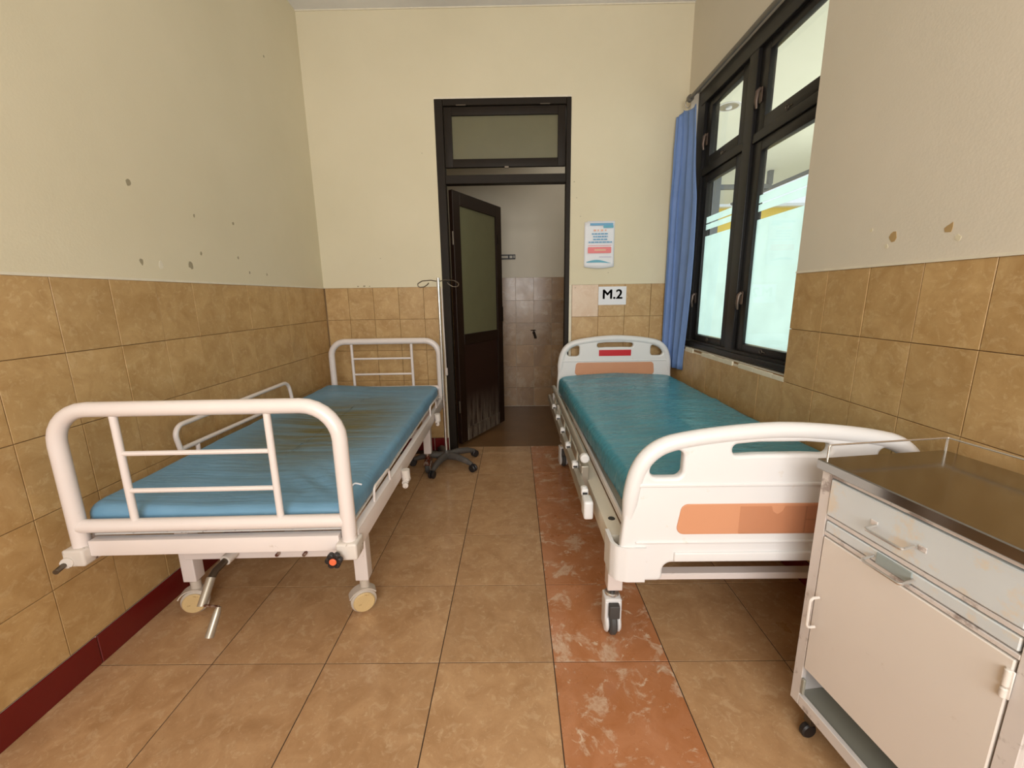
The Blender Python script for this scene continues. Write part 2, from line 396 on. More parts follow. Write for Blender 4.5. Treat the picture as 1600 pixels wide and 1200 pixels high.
floor = slabs('floor', [((XL-.1, YN-.3, -.12), (XR+.1, 3.383, -.0018))], M['grout'])
X0, Y0 = .1206, 1.229
xs = [X0+i*.4 for i in range(-4, 4)]; ys = [Y0+j*.4 for j in range(-7, 6)]
xe = [max(XL, min(XR, x)) for x in xs]; ye = [max(YN, y) for y in ys]+[3.383]
for i in range(len(xe)-1):
    for j in range(len(ye)-1):
        wd, ht = xe[i+1]-xe[i], ye[j+1]-ye[j]
        if wd < .05 or ht < .05: continue
        if ye[j] >= 3.2:   # cut strip in the doorway only reaches inside the frame
            a, b = xe[i], xe[i+1]
            if b < DX0+.06 or a > DX1: continue
            a, b = max(a, DX0+.062), min(b, DX1-.036)
            if b-a < .03: continue
            put_tile((a+b)/2, (ye[j]+ye[j+1])/2, 0, b-a, ht, 'z', M['orange_tile'] if a >= X0-.01 else M['floor_tile'], floor); continue
        o = put_tile((xe[i]+xe[i+1])/2, (ye[j]+ye[j+1])/2, 0, wd, ht, 'z', M['orange_tile'] if i == 4 else M['floor_tile'], floor)
        if i == 4: o['label'] = 'orange floor tile with white flecks'
slabs('ceiling', [((XL-.2, YN-.3, ZC), (XR+.2, YB+.14, ZC+.1))], M['ceiling'])
slabs('trim_1', [((XL, YB-.014, ZC-.008), (XR, YB, ZC))], M['bead'])

T = .0085
wl = slabs('wall_left', [((XL-.15, YN-.3, 0), (XL-T+.001, YB+.14, ZT)), ((XL-.15, YN-.3, ZT), (XL, YB+.14, ZC))], M['plaster'])
wl.data.materials.clear(); wl.data.materials.append(M['plaster']); wl.data.materials.append(M['grout_light'])
for p in wl.data.polygons:
    if p.center.z < ZT+.001: p.material_index = 1
yl = [1.357+k_*.2002 for k_ in range(-14, 11)]+[YB-T]
yl = [YN]+[y for y in yl if YN+.05 < y < YB-.05]+[YB-T]
ROWS = [(ZT-(r+1)*RH, ZT-r*RH) for r in range(5)]
for a, b in zip(yl, yl[1:]):
    for z0, z1 in ROWS: put_tile(XL, (a+b)/2, (z0+z1)/2, b-a, z1-z0, '+x', M['wall_tile'], wl)
slabs('trim_2', [((XL-.001, YN, ZT-.001), (XL+.0025, YB, ZT+.008))], M['bead'])

wb = slabs('wall_back', [((XL-.1, YB-.0005, 0), (DX0, YB+.12, ZT)), ((DX1, YB-.0005, 0), (XR+.16, YB+.12, ZT)),
      ((XL-.1, YB-.008, ZT), (DX0, YB+.12, DZ1)), ((DX1, YB-.008, ZT), (XR+.16, YB+.12, DZ1)),
      ((XL-.1, YB-.008, DZ1), (XR+.16, YB+.12, ZC))], M['plaster'])
wb.data.materials.append(M['grout_light'])
for p in wb.data.polygons:
    if p.center.z < ZT+.001 and p.normal.y < -.5: p.material_index = 1
xb = [XL+T, -1.293, -1.098, -.902, -.706, DX0-.014]
for a, b in zip(xb, xb[1:]):
    for z0, z1 in ROWS: put_tile((a+b)/2, YB-T, (z0+z1)/2, b-a, z1-z0, '-y', M['wall_tile'], wb)
xb = [DX1+.022, .651, .855, 1.055, XR-T]
for i, (a, b) in enumerate(zip(xb, xb[1:])):
    for j, (z0, z1) in enumerate(ROWS):
        o = put_tile((a+b)/2, YB-T, (z0+z1)/2, b-a, z1-z0, '-y', M['pale_tile'] if (i, j) == (0, 0) else M['wall_tile'], wb)
        if (i, j) == (0, 0): o['label'] = 'pale pinkish replacement tile'
slabs('trim_3', [((DX1, YB-.0095, 0), (DX1+.02, YB, ZT)), ((DX0-.013, YB-.0105, 0), (DX0+.0, YB, ZT)),
                 ((DX0, YB-.0085, DZ1), (DX1, YB+.03, DZ1+.012))], M['bead'])

wr = slabs('wall_right', [((XR+T-.001, YN-.3, 0), (XR+.16, YB+.12, WZ0)),
      ((XR+T-.001, YN-.3, WZ0), (XR+.16, WY0, ZT)), ((XR, YN-.3, ZT), (XR+.16, WY0, WZ1)),
      ((XR, WY1, WZ0), (XR+.16, YB+.12, WZ1)), ((XR, YN-.3, WZ1), (XR+.16, YB+.12, ZC))], M['plaster_grey'])
wr.data.materials.append(M['grout_light'])
for p in wr.data.polygons:
    if p.center.z < ZT+.001 and p.normal.x < -.5 and p.center.y < 3.0: p.material_index = 1
yr = [1.725-k_*.1984 for k_ in range(-9, 16)]
yr = sorted([YN]+[y for y in yr if YN+.05 < y < YB-.05]+[YB-T])
for a, b in zip(yr, yr[1:]):
    for z0, z1 in ROWS:
        if b > WY0+.02 and z1 > WZ0:
            continue
        put_tile(XR, (a+b)/2, (z0+z1)/2, min(b, 3.31)-a, z1-z0, '-x', M['wall_tile'], wr)
# ragged white filler left where the sill tiles broke away
bm = bmesh.new(); random.seed(9); y = WY0
while y < 3.2:
    L = random.uniform(.05, .15); e = min(y+L, 3.2); hgt = random.choice([.020, .023, .018, .009]); dp = .012 if hgt > .012 else .03
    b_box(bm, (XR-.0+(.004 if hgt < .012 else -.001), y, ZT-2*RH-.004), (XR+dp, e, ZT-2*RH+hgt+random.uniform(-.001, .002)), .0015, 1); y = e
link('trim_4', fin(bm, 'trim_4'), M['bead'], kind='structure')
slabs('trim_5', [((XR-.004, YN, ZT-.001), (XR+.001, WY0, ZT+.008))], M['bead'])
# near wall with a wide opening for daylight
slabs('wall_near', [((XL-.1, YN-.15, 0), (-.95, YN, ZC)), ((1.15, YN-.15, 0), (XR+.1, YN, ZC)),
      ((-.95, YN-.15, 0), (1.15, YN, .85)), ((-.95, YN-.15, 2.6), (1.15, YN, ZC))], M['plaster'])
# baseboards
def skirting(name, segs, axis, mat):
    root = slabs(name, [segs[0]], M['bead'])
    for a, b in segs[1:]:
        box('tile', a, b, mat, root, bev=.0015)
    return root
sg = [((XL-.004, YN, 0), (XL+.001, YB-.01, .107))]; e = [1.238+i*.4 for i in range(-6, 6)]; e = [YN]+[v for v in e if YN+.05 < v < YB-.02]+[YB-.01]
for a, b in zip(e, e[1:]): sg.append(((XL-.002, a+.0015, .001), (XL+.006, b-.0015, .108)))
skirting('baseboard_left', sg, 'y', M['red_base'])
skirting('baseboard_back', [((XL, YB-.0095, 0), (DX0-.006, YB-.004, .107)), ((XL+.006, YB-.016, .001), (-1.08, YB-.008, .108)), ((-1.077, YB-.016, .001), (-.681, YB-.008, .108)), ((-.678, YB-.016, .001), (DX0-.006, YB-.008, .108))], 'x', M['red_base'])
skirting('baseboard_right', [((XR-.001, YN, 0), (XR+.004, YB-.01, .107))]+[((XR-.006, a+.0015, .001), (XR+.002, b-.0015, .108)) for a, b in zip(e, e[1:])], 'y', M['red_base'])

# chips and marks on the plaster
def chip(name, pos, axis, r, mat, parent, asp=1.3, sd=0):
    rnd = random.Random(sd); bm = bmesh.new(); n = 9; ring = []
    for t_ in (0, 1):
        ring.append([])
        rr = random.Random(sd)
        for k_ in range(n):
            q = r*rr.uniform(.65, 1.2); a, b = q*math.cos(2*PI*k_/n), q*asp*math.sin(2*PI*k_/n)
            d = .0012*t_
            ring[t_].append(bm.verts.new({'+x': (d, a, b), '-x': (-d, a, b), '-y': (a, -d, b)}[axis]))
    for k_ in range(n): bm.faces.new((ring[0][k_], ring[0][(k_+1) % n], ring[1][(k_+1) % n], ring[1][k_]))
    bm.faces.new(ring[0][::-1]); bm.faces.new(ring[1])
    link(name, fin(bm, name), mat, parent, loc=pos)
for i, (y, z, r) in enumerate([(1.719, 1.70, .011), (2.042, 1.637, .006), (2.318, 1.648, .007), (1.712, 1.406, .010), (1.804, 1.403, .013), (1.971, 1.409, .013),
                               (2.048, 1.47, .007), (2.32, 1.474, .007), (2.403, 1.402, .006), (2.569, 1.40, .006), (2.83, 2.674, .006)]):
    chip('paint_chip', (XL-.0003, y, z), '+x', r, M['bead'] if i == 4 else M['chip'], wl, 1.35, i)
for i, (y, z, r) in enumerate([(1.455, 1.425, .014), (1.476, 1.397, .007), (1.273, 1.425, .013), (1.243, 1.393, .009), (1.547, 1.458, .006)]):
    chip('paint_chip', (XR+.0003, y, z), '-x', r, M['chip_tan'] if i in (0, 2) else M['plaster'], wr, 1.1, i+20)
for i, (x, z, r) in enumerate([(.50, 1.83, .004), (.47, 1.96, .004), (.45, 2.07, .005), (-1.16, 1.345, .010), (-1.12, 1.343, .007), (-1.21, 1.344, .009), (.47, 1.31, .005), (-.66, 2.28, .004), (.72, 1.42, .004), (-1.02, 1.55, .004)]):
    chip('paint_chip', (x, YB-.0077, z), '-y', r, M['chip'], wb, .7, i+40)

# ------------------------------------------------------------------ door
d1 = slabs('door_1', [], M['wood']) if False else empty('door_1', (DX0, YB, 0), 0, None, None); d1['kind'] = 'structure'
def dbox(name, a, b, mat, parent=d1, bev=.003, **k):
    sh = (DX0, YB, 0) if parent is d1 else (0, 0, 0)
    return box(name, [p-q for p, q in zip(a, sh)], [p-q for p, q in zip(b, sh)], mat, parent, bev, **k)
FY0, FY1 = YB-.012, YB+.055
dbox('jamb', (DX0, FY0, 0), (-.496, FY1, DZ1), M['wood'])
dbox('jamb', (.388, FY0, 0), (DX1, FY1, DZ1), M['wood'])
dbox('head', (-.496, FY0, 2.585), (.388, FY1, DZ1), M['wood'])
dbox('transom_bar', (-.496, FY0, 2.068), (.388, FY1, 2.128), M['wood'])
# tilting fanlight sash
sash = link('fanlight', None, None, d1); sash.location = (0, 0, 0)
def mkframe(name, x0, x1, z0, z1, w_, y0, y1, mat, parent, off):
    bm = bmesh.new()
    for a, b in (((x0, y0, z0), (x0+w_, y1, z1)), ((x1-w_, y0, z0), (x1, y1, z1)), ((x0+w_, y0, z1-w_), (x1-w_, y1, z1)), ((x0+w_, y0, z0), (x1-w_, y1, z0+w_))):
        b_box(bm, [p-q for p, q in zip(a, off)], [p-q for p, q in zip(b, off)], .003, 2)
    return link(name, fin(bm, name, True), mat, parent)
bpy.data.objects.remove(sash)
sash = mkframe('fanlight', -.492, .384, 2.182, 2.580, .056, FY0+.008, FY0+.04, M['wood'], d1, (DX0, YB, 0))
pane = box('pane', (-.436-DX0, .012, 2.238), (.328-DX0, .017, 2.524), M['transom_glass'], sash, bev=0)
for hx in (-.40, .20): box('hinge', (hx-DX0, -.016, 2.583), (hx+.07-DX0, -.003, 2.590), M['dark_steel'], d1, bev=.001)
box('catch', (-.06-DX0, -.016, 2.17), (-.03-DX0, -.003, 2.183), M['dark_steel'], d1, bev=.001)
# leaf, swung into the washroom, hinge at its left edge
LH = Vector((-.478, 3.392, 0)); LE = Vector((-.130, 4.06, 0)); ld = (LE-LH); LL = ld.length
leaf = empty('door_leaf', LH-Vector((DX0, YB, 0)), math.atan2(ld.y, ld.x), None, None); leaf.parent = d1
def lb(name, x0, x1, z0, z1, t0, t1, mat, bev=.003): return box(name, (x0, t0, z0), (x1, t1, z1), mat, leaf, bev)
for nm, a in (('stile', (0, .095)), ('stile', (LL-.095, LL))): lb(nm, a[0], a[1], .025, 2.05, -.018, .018, M['leaf'])
lb('top_rail', .095, LL-.095, 1.95, 2.05, -.018, .018, M['leaf'])
lb('middle_rail', .095, LL-.095, .86, .95, -.018, .018, M['leaf'])
lb('bottom_rail', .095, LL-.095, .025, .14, -.018, .018, M['leaf_panel'])
lb('lower_panel', .095, LL-.095, .14, .86, -.006, .006, M['leaf_panel'], 0)
lb('pane', .095, LL-.095, .95, 1.95, -.003, .003, M['door_glass'], 0)
lb('lock', LL-.04, LL+.003, 1.02, 1.16, -.022, -.017, M['brass'], .001)
lb('bolt', LL-.085, LL-.07, 1.72, 1.80, -.026, -.017, M['brass'], .001)
for hz in (1.70, .35): cyl('hinge', (-.004, -.012, hz), (0, 0, 1), .007, .10, M['dark_steel'], leaf, 10)

# ------------------------------------------------------------------ washroom beyond
BY = 4.74
bf = slabs('floor_washroom', [((-1.25, 3.383, -.12), (.95, BY+.1, -.006))], M['concrete'])
bf.name = 'floor.001'
wbb = slabs('wall_washroom', [((-1.25, BY, -.01), (.95, BY+.1, 1.455)), ((-1.25, BY-.006, 1.455), (.95, BY+.1, 2.95))], M['plaster_grey'])
bb = [-.99+.2*i for i in range(0, 10)]
zz = [1.455-.247*i for i in range(0, 6)]+[0]
for a, b in zip(bb, bb[1:]):
    for z1, z0 in zip(zz, zz[1:]): put_tile((a+b)/2+.003, BY-.008, (z0+z1)/2, b-a, z1-z0, '-y', M['bath_tile'], wbb)
slabs('wall_washroom_side', [((-1.25, YB+.12, -.01), (-1.0, BY, 2.95)), ((.83, YB+.12, -.01), (.95, BY, 2.95))], M['plaster_grey'])
slabs('ceiling_washroom', [((-1.25, YB+.12, 2.9), (.95, BY+.1, 3.0))], M['ceiling'])
tp = empty('water_tap', (.213, BY-.016, .85), 0, 'small dark water tap on the brown tiled washroom wall', 'tap')
cyl('escutcheon', (0, .004, 0), (0, 1, 0), .016, .008, M['brass'], tp, 16)
tube('spout', [(0, 0, 0), (0, -.06, .004), (.018, -.08, -.055)], .013, M['brass'], tp, fil=.02, seg=10)
tube('tap_lever', [(-.035, -.03, .030), (.02, -.03, .030)], .005, M['brass'], tp, seg=8)
cyl('valve_stem', (0, -.03, .018), (0, 0, 1), .006, .028, M['brass'], tp, 10)
sg_ = box('room_sign', (-.20, BY-.012, 1.648), (.016, BY-.006, 1.700), M['sign_black'], bev=.001,
          label='narrow black sign with pale lettering on the washroom wall', cat='sign')
for x0, x1 in ((-.135, -.065), (-.048, .0-.018)):
    box('lettering', (x0, BY-.0132, 1.662), (x1, BY-.0118, 1.686), M['pale_text'], sg_, bev=0)
text_mesh('digit', '8', .034, M['pale_text'], sg_, (.001, BY-.0125, 1.674), off=.001)

# ------------------------------------------------------------------ window
w1 = empty('window_1', (0, 0, 0), 0, None, None); w1['kind'] = 'structure'
FX0, FX1 = 1.312, 1.40
def yframe(name, y0, y1, z0, z1, wy, wz, x0, x1, mat, parent, bev=.004):
    bm = bmesh.new()
    for a, b in (((x0, y0, z0), (x1, y0+wy, z1)), ((x0, y1-wy, z0), (x1, y1, z1)), ((x0, y0+wy, z1-wz), (x1, y1-wy, z1)), ((x0, y0+wy, z0), (x1, y1-wy, z0+wz))):
        b_box(bm, a, b, bev, 2)
    return link(name, fin(bm, name, True), mat, parent)
box('frame_stile', (FX0-.012, 3.141, WZ0+.05), (FX1, WY1-.03, WZ1-.05), M['winwood'], w1, .003)
box('frame_head', (FX0-.016, WY0+.06, 2.508), (FX1, WY1-.06, WZ1-.05), M['winwood'], w1, .003)
yframe('frame', WY0+.002, WY1-.002, WZ0+.004, WZ1-.004, .034, .05, FX0-.012, FX1, M['winwood'], w1)
box('mullion', (FX0-.012, 2.512, WZ0+.05), (FX1, 2.598, WZ1-.05), M['winwood'], w1, .004)
for a, b in ((WY0+.034, 2.512), (2.598, WY1-.06)):
    box('cross_rail', (FX0-.006, a, 2.045), (FX1, b, 2.092), M['winwood'], w1, .004)
box('inner_sill', (FX0-.03, WY0+.002, WZ0+.006), (FX0-.008, WY1-.002, WZ0+.038), M['winwood'], w1, .004)
SX0, SX1 = 1.318, 1.352
def casement(y0, y1, z0, z1, gy0, gy1, gz0, gz1, film):
    bm = bmesh.new()
    for a, b in (((SX0, y0, z0), (SX1, gy0, z1)), ((SX0, gy1, z0), (SX1, y1, z1)), ((SX0, gy0, gz1), (SX1, gy1, z1)), ((SX0, gy0, z0), (SX1, gy1, gz0))):
        b_box(bm, a, b, .004, 2)
    s = link('casement', fin(bm, 'casement', True), M['winwood'], w1)
    box('pane', (1.331, gy0-.004, gz0-.004), (1.334, gy1+.004, gz1+.004), M['glass'], s, 0)
    if film:
        for z_0, z_1 in ((gz0+.004, 1.640), (1.682, 1.718), (1.726, 1.766)):
            box('frosted_film', (1.3345, gy0, z_0), (1.3352, gy1, z_1), M['film'], s, 0, label='aqua frosted film band')
    ym = (y0+y1)/2
    bm = bmesh.new(); b_tube(bm, [Vector((SX0-.005, ym+.011*math.cos(t), z0+.022+.011*math.sin(t))) for t in [2*PI*i/12 for i in range(12)]], .0022, 6, True)
    b_tube(bm, [(SX0-.004, ym-.011, z0+.022), (SX0-.004, ym-.04, z0+.020)], .003, 6)
    link('stay_ring', fin(bm, 'stay_ring', True), M['dark_steel'], s)
    # cockspur handle on the hinge-free stile
    hy = gy1+.045; hz = (1.24 if film else 2.29)
    hb = box('handle_plate', (SX0-.008, hy-.012, hz-.055), (SX0, hy+.012, hz+.02), M['handle'], s, .003)
    bm = bmesh.new(); b_tube(bm, [(SX0-.010, hy, hz+.012), (SX0-.022, hy+.001, hz+.0), (SX0-.026, hy+.003, hz-.045), (SX0-.020, hy+.004, hz-.082)], [.010, .0115, .0095, .006], 10)
    link('handle', fin(bm, 'handle', True), M['handle'], s)
    return s
casement(1.955, 2.508, 2.095, 2.508, 1.985, 2.43, 2.157, 2.464, False)
casement(2.602, 3.141, 2.095, 2.508, 2.69, 3.067, 2.157, 2.464, False)
casement(1.955, 2.508, .920, 2.043, 1.985, 2.43, .962, 1.990, True)
casement(2.602, 3.141, .920, 2.043, 2.69, 3.067, .962, 1.990, True)

# ------------------------------------------------------------------ curtain and rod
rod = tube('curtain_rod', [(1.205, 3.150, 2.545), (1.205, 1.30, 2.535)], .0125, M['rail_grey'], label='long grey metal curtain rod above the black window', cat='curtain rod')
for y in (3.12, 1.5):
    bm = bmesh.new(); b_tube(bm, [(1.205, y, 2.535), (1.205, y, 2.552), (1.252, y, 2.575)], .006, 8); b_cyl(bm, (1.249, y, 2.575), (1, 0, 0), .02, .006, 16)
    link('bracket', fin(bm, 'bracket', True), M['rail_grey'], rod)
cyl('end_socket', (1.205, 3.165, 2.545), (0, 1, 0), .022, .03, M['rail_grey'], rod, 20, bev=.004)
cur = empty('curtain', (1.19, 3.20, 0), 0, 'bunched blue fabric curtain hanging in the window corner', 'curtain')
bm = bmesh.new(); NX, NZ = 60, 44; rows = []
for j in range(NZ+1):
    t = j/NZ; z = 2.505-t*1.81
    pass
    row = []
    for i in range(NX+1):
        s = i/NX
        if s < .45: bx, by = -.045+.060*s/.45, .078-.040*s/.45
        else: bx, by = .015+.034*(s-.45)/.55, .038-(.145+.075*math.sin(PI*min(1, t*1.05)))*(s-.45)/.55
        amp = .0045+.004*t
        px = bx+amp*math.sin(s*PI*8+t*1.2)+.003*math.sin(s*23+t*5)
        py = by+amp*math.cos(s*PI*8+t*2)
        px *= 1-.35*(1-min(1, t*7)); py = (py+.01)*(1-.25*math.sin(PI*min(1, t*3))*(t < .33))-.01
        zz_ = z
        if j == 0: zz_ = z-.030*abs(math.sin((s-.42)*PI*1.35))
        row.append(bm.verts.new((px, py, zz_)))
    rows.append(row)
for a, b in zip(rows, rows[1:]):
    for i in range(NX): bm.faces.new((a[i], a[i+1], b[i+1], b[i]))
me = fin(bm, 'cloth', True)
cl = link('cloth', me, M['curtain'], cur); so = cl.modifiers.new('s', 'SOLIDIFY'); so.thickness = .0015
tube('ring', [(.015+.017*math.sin(t), 0, 2.527+.026*math.cos(t)) for t in [2*PI*i/16 for i in range(16)]], .0025, M['chrome'], cur, closed=True, seg=6)

# ------------------------------------------------------------------ paper sign and poster
ps = box('wall_sign', (.650, YB-.0125, 1.177), (.864, YB-.0100, 1.316), M['paper'], bev=0, label='white paper sign reading M.2 on the wall tiles', cat='sign')
lt = text_mesh('lettering', 'M.2', .098, M['ink'], ps, (.757, YB-.0132, 1.254), sx=1.08)
lm = bmesh.new()
for dx_, dz_ in ((0, 0), (.0028, 0), (-.0028, 0), (0, .0022), (0, -.0022), (.002, .0016), (-.002, -.0016), (.002, -.0016), (-.002, .0016)):
    n0 = len(lm.verts); lm.from_mesh(lt.data); lm.verts.ensure_lookup_table()
    for v in lm.verts[n0:]: v.co.x += dx_; v.co.y += dz_
lm.to_mesh(lt.data); lm.free()
po = link('poster', None, None) if False else None
px0, px1, pz0, pz1 = .531, .757, 1.463, 1.794
bm = bmesh.new(); n = 16; cols = []
for i in range(n+1):
    s = i/n; x = px0+(px1-px0)*s
    cols.append([bm.verts.new((x, YB-.013-.006*math.sin(PI*s)**2*(1-t)*(.6)-.010*(1-t)**6, pz0+(pz1-pz0)*t-.012*math.sin(PI*s)*(1-t)**4+(.0 if s > .08 else -.008*t*t))) for t in [q/10 for q in range(11)]])
for a, b in zip(cols, cols[1:]):
    for q in range(10): bm.faces.new((a[q], b[q], b[q+1], a[q+1]))
po = link('poster', fin(bm, 'poster', True), M['paper'], label='small laminated poster with blue text and pink box', cat='poster')
so = po.modifiers.new('s', 'SOLIDIFY'); so.thickness = .001
PW, PH = px1-px0, pz1-pz0
def pb(name, x0, x1, z0, z1, mat, r=0, yo=.0225):
    a, b = px0+PW*x0, px0+PW*x1; c, d = pz1-PH*z1, pz1-PH*z0
    return board(name, [rrect(a, c, b, d, r) if r else [(a, c), (b, c), (b, d), (a, d)]], .0012, 0, mat, po, Matrix.Translation((0, YB-yo, 0)))
pb('banner', .18, .94, .05, .10, M['p_blue']); pb('banner', .62, .95, .10, .155, M['p_deep'], .004)
for a, b in ((.30, .38), (.43, .47), (.54, .61), (.68, .72)): pb('icon', a, b, .185, .225, M['p_peach'], .003)
rt = random.Random(3)
for z0, a, b in ((.265, .24, .80), (.325, .29, .77), (.385, .29, .77), (.445, .14, .92)):
    x = a
    while x < b-.02:
        q = min(b, x+rt.uniform(.05, .14)); pb('text_line', x, q, z0, z0+.028, M['p_blue']); x = q+.016
pb('rule', .13, .90, .525, .533, M['p_red']); pb('pink_box', .12, .90, .565, .70, M['p_red'], .006)
pb('box_text', .34, .72, .610, .650, M['p_peach'], 0, .0232)
pb('small_text', .50, .91, .775, .79, M['p_lilac'])
wv = [(px0+PW*(.07+.85*i/16), pz1-PH*(.89-.045*math.sin(PI*i/16*1.25))) for i in range(17)]
board('wave', [wv+[(px0+PW*.55, pz1-PH*.905), (px0+PW*.10, pz1-PH*.905)]], .0012, 0, M['p_deep'], po, Matrix.Translation((0, YB-.0225, 0)))

# ------------------------------------------------------------------ casters
def b_wheel_big(bmw, c, ax, r, wdt):
    b_cyl(bmw, c, ax, r, wdt, 32, bev=.006)
def caster_left(parent, x, y, yaw, top=.15, mh='wheel_white', mt_='wheel_white', md='cream_wheel'):
    """twin-disc hooded caster"""
    ca = empty('caster', (x, y, 0), yaw, None, None); ca.parent = parent
    r = .050
    cyl('tyre', (0, 0, r), (0, 1, 0), r, .034, M[mt_], ca, 32, bev=.007)
    cyl('wheel_disc', (0, -.020, r), (0, 1, 0), r*.84, .010, M[md], ca, 32, bev=.004)
    bm = bmesh.new()   # hood: arc band over the wheel
    for k_ in range(11):
        a = PI*(.08+.66*k_/10)+.35
        p = Vector((math.cos(a)*(r+.006), 0, r+math.sin(a)*(r+.006)))
        q = Vector((math.cos(a)*(r+.0105), 0, r+math.sin(a)*(r+.0105)))
        vs_ = [bm.verts.new(v+Vector((0, s, 0))) for v in (p, q) for s in (-.021, .021)]
        if k_:
            for i1, i2 in ((0, 1), (1, 3), (3, 2), (2, 0)): bm.faces.new((pv[i1], pv[i2], vs_[i2], vs_[i1]))
        else: bm.faces.new((vs_[0], vs_[1], vs_[3], vs_[2]))
        pv = vs_
    bm.faces.new((pv[0], pv[1], pv[3], pv[2]))
    link('hood', fin(bm, 'hood', True), M[mh], ca)
    cyl('stem', (.010, .004, (top+.085)/2), (0, 0, 1), .019, top-.085, M[mh], ca, 18, bev=.003)
    cyl('collar', (.010, .004, top-.003), (0, 0, 1), .022, .006, M['rust'], ca, 18)
    return ca
def caster_right(parent, x, y, yaw, top=.197):
    ca = empty('caster', (x, y, 0), yaw, None, None); ca.parent = parent; r = .052
    cyl('tyre', (0, 0, r), (1, 0, 0), r, .026, M['tyre'], ca, 32, bev=.006)
    for s in (-1, 1):
        bm = bmesh.new()
        vsx = b_box(bm, (s*.016, -.028, r-.03), (s*.031, .034, .148), .007, 3)
        b_cyl(bm, (s*.022, 0, r), (1, 0, 0), .042, .014, 24, bev=.005)
        link('wheel_cover', fin(bm, 'wheel_cover', True), M['plastic'], ca)
    box('fork_top', (-.031, -.026, .134), (.031, .034, .156), M['plastic'], ca, .007)
    box('brake_pedal', (-.019, -.050, .092), (.019, -.020, .144), M['tyre'], ca, .005)
    cyl('swivel', (0, .006, .163), (0, 0, 1), .026, .014, M['chrome'], ca, 20, bev=.003)
    cyl('stem', (0, .006, (top+.166)/2), (0, 0, 1), .012, top-.166, M['black'], ca, 14)
    return ca

# ------------------------------------------------------------------ left bed
th = .024; Wd, Ln = .823, 1.925
ox, oy = -.523, 1.175
cx_ = ox+(-Wd/2)*math.cos(th)-(Ln/2)*math.sin(th); cy_ = oy+(-Wd/2)*math.sin(th)+(Ln/2)*math.cos(th)
LB = empty('hospital_bed', (cx_, cy_, 0), th, 'old white tubular steel hospital bed along the tiled left wall', 'bed')
hw, hl_ = Wd/2, Ln/2
yf, yh = -hl_, hl_
def lw(x, y, z=0):   # world to bed-local
    d = Vector((x-cx_, y-cy_)); c, s = math.cos(-th), math.sin(-th)
    return (d.x*c-d.y*s, d.x*s+d.y*c, z)
def end_frame(name, y, zb, zt, hw=hw, dx=0):
    r = .0225
    root = tube(name, [(-hw+dx, y, zb), (-hw+dx, y, zt-r), (hw, y, zt-r), (hw, y, zb)], r, M['white_paint'], LB, fil=.105, seg=16)
    tube('lower_rail', [(-hw+.01+dx, y, .580), (hw-.01, y, .580)], .021, M['white_paint'], root, seg=14)
    xa, xb_ = -hw+.215*Wd, hw-.248*Wd
    for x in (xa, xb_): tube('upright', [(x, y, .585), (x, y, zt-r)], .0105, M['white_paint'], root, seg=10)
    for z in (.811, .693): tube('crossbar', [(xa, y, z), (xb_, y, z)], .0075, M['white_paint'], root, seg=8)
    return root
end_frame('foot_frame', yf, .475, .970); end_frame('head_frame', yh, .46, .962, dx=.025)
fr = link('bed_frame', None, None) if False else None
ZR0, ZR1 = .484, .535
bm = bmesh.new()
b_box(bm, (-hw+.03, yf-.012, ZR0), (hw-.03, yf+.02, ZR1), .003)
b_box(bm, (-hw+.03, yh-.02, ZR0-.01), (hw-.03, yh+.012, ZR1-.01), .003)
for s in (-1, 1):
    b_bar(bm, (s*(hw+.008), yf+.02, .502), (s*(hw+.008), yh-.02, .478), .026, .066, .003)
FR = link('bed_frame', fin(bm, 'bed_frame', True), M['white_paint'], LB)
box('deck_plate', (-hw+.01, yf+.03, .530), (hw-.01, yh-.03, .5365), M['white_paint_dirty'], FR, .002)
for sx_ in (-1, 1):
    for sy_ in (-1, 1):
        b = box('corner_socket', (sx_*hw-.034, sy_*hl_-.034, ZR0-.022), (sx_*hw+.030, sy_*hl_+.032, ZR1-.018), M['white_paint_dirty'], LB, .008)
        if sy_ < 0:
            if sx_ > 0:
                bm = bmesh.new()
                for k_ in range(6):
                    a = k_*PI/3; b_cyl(bm, (hw-.03+.016*math.cos(a), yf-.058, ZR0-.002+.016*math.sin(a)), (0, 1, 0), .010, .018, 12, bev=.003)
                b_cyl(bm, (hw-.03, yf-.058, ZR0-.002), (0, 1, 0), .019, .018, 20, bev=.003)
                b_cyl(bm, (hw-.03, yf-.042, ZR0-.002), (0, 1, 0), .008, .03, 12)
                kn = link('clamp_knob', fin(bm, 'clamp_knob', True), M['black'], LB, label='black star knob with an orange cap')
                cyl('knob_cap', (hw-.03, yf-.068, ZR0-.002), (0, 1, 0), .011, .006, M['orange_cap'], kn, 16, bev=.002)
            else:
                cyl('clamp_bolt', (-hw-.02, yf-.052, ZR0-.008), (-.3, 1, .0), .008, .05, M['dark_steel'], LB, 10)
                cyl('bolt_washer', (-hw-.018, yf-.036, ZR0-.004), (-.3, 1, .0), .017, .012, M['white_paint_dirty'], LB, 12)
legs = [((-.622, 1.490), 0), ((-1.312, 1.490), 0), ((-.640, 2.86), 0), ((-1.33, 2.86), 0)]
for i, ((x, y), _) in enumerate(legs):
    p = lw(x, y)
    box('leg', (p[0]-.026, p[1]-.026, .150), (p[0]+.026, p[1]+.026, ZR0+.01), M['white_paint'], LB, .004)
    yaw = {0: .45, 1: .30, 2: 1.5, 3: .9}[i]
    ca = caster_left(LB, p[0]-.010*math.cos(yaw), p[1]-.010*math.sin(yaw), yaw, .15, *(('rust', 'tyre', 'rust') if i > 1 else ()))
a, b = lw(-1.32, 1.465), lw(-.633, 1.465)
box('cross_beam', (a[0]+.02, a[1]-.02, .262), (b[0]-.02, a[1]+.018, .325), M['white_paint'], LB, .003)
a = lw(-1.33, 2.86)
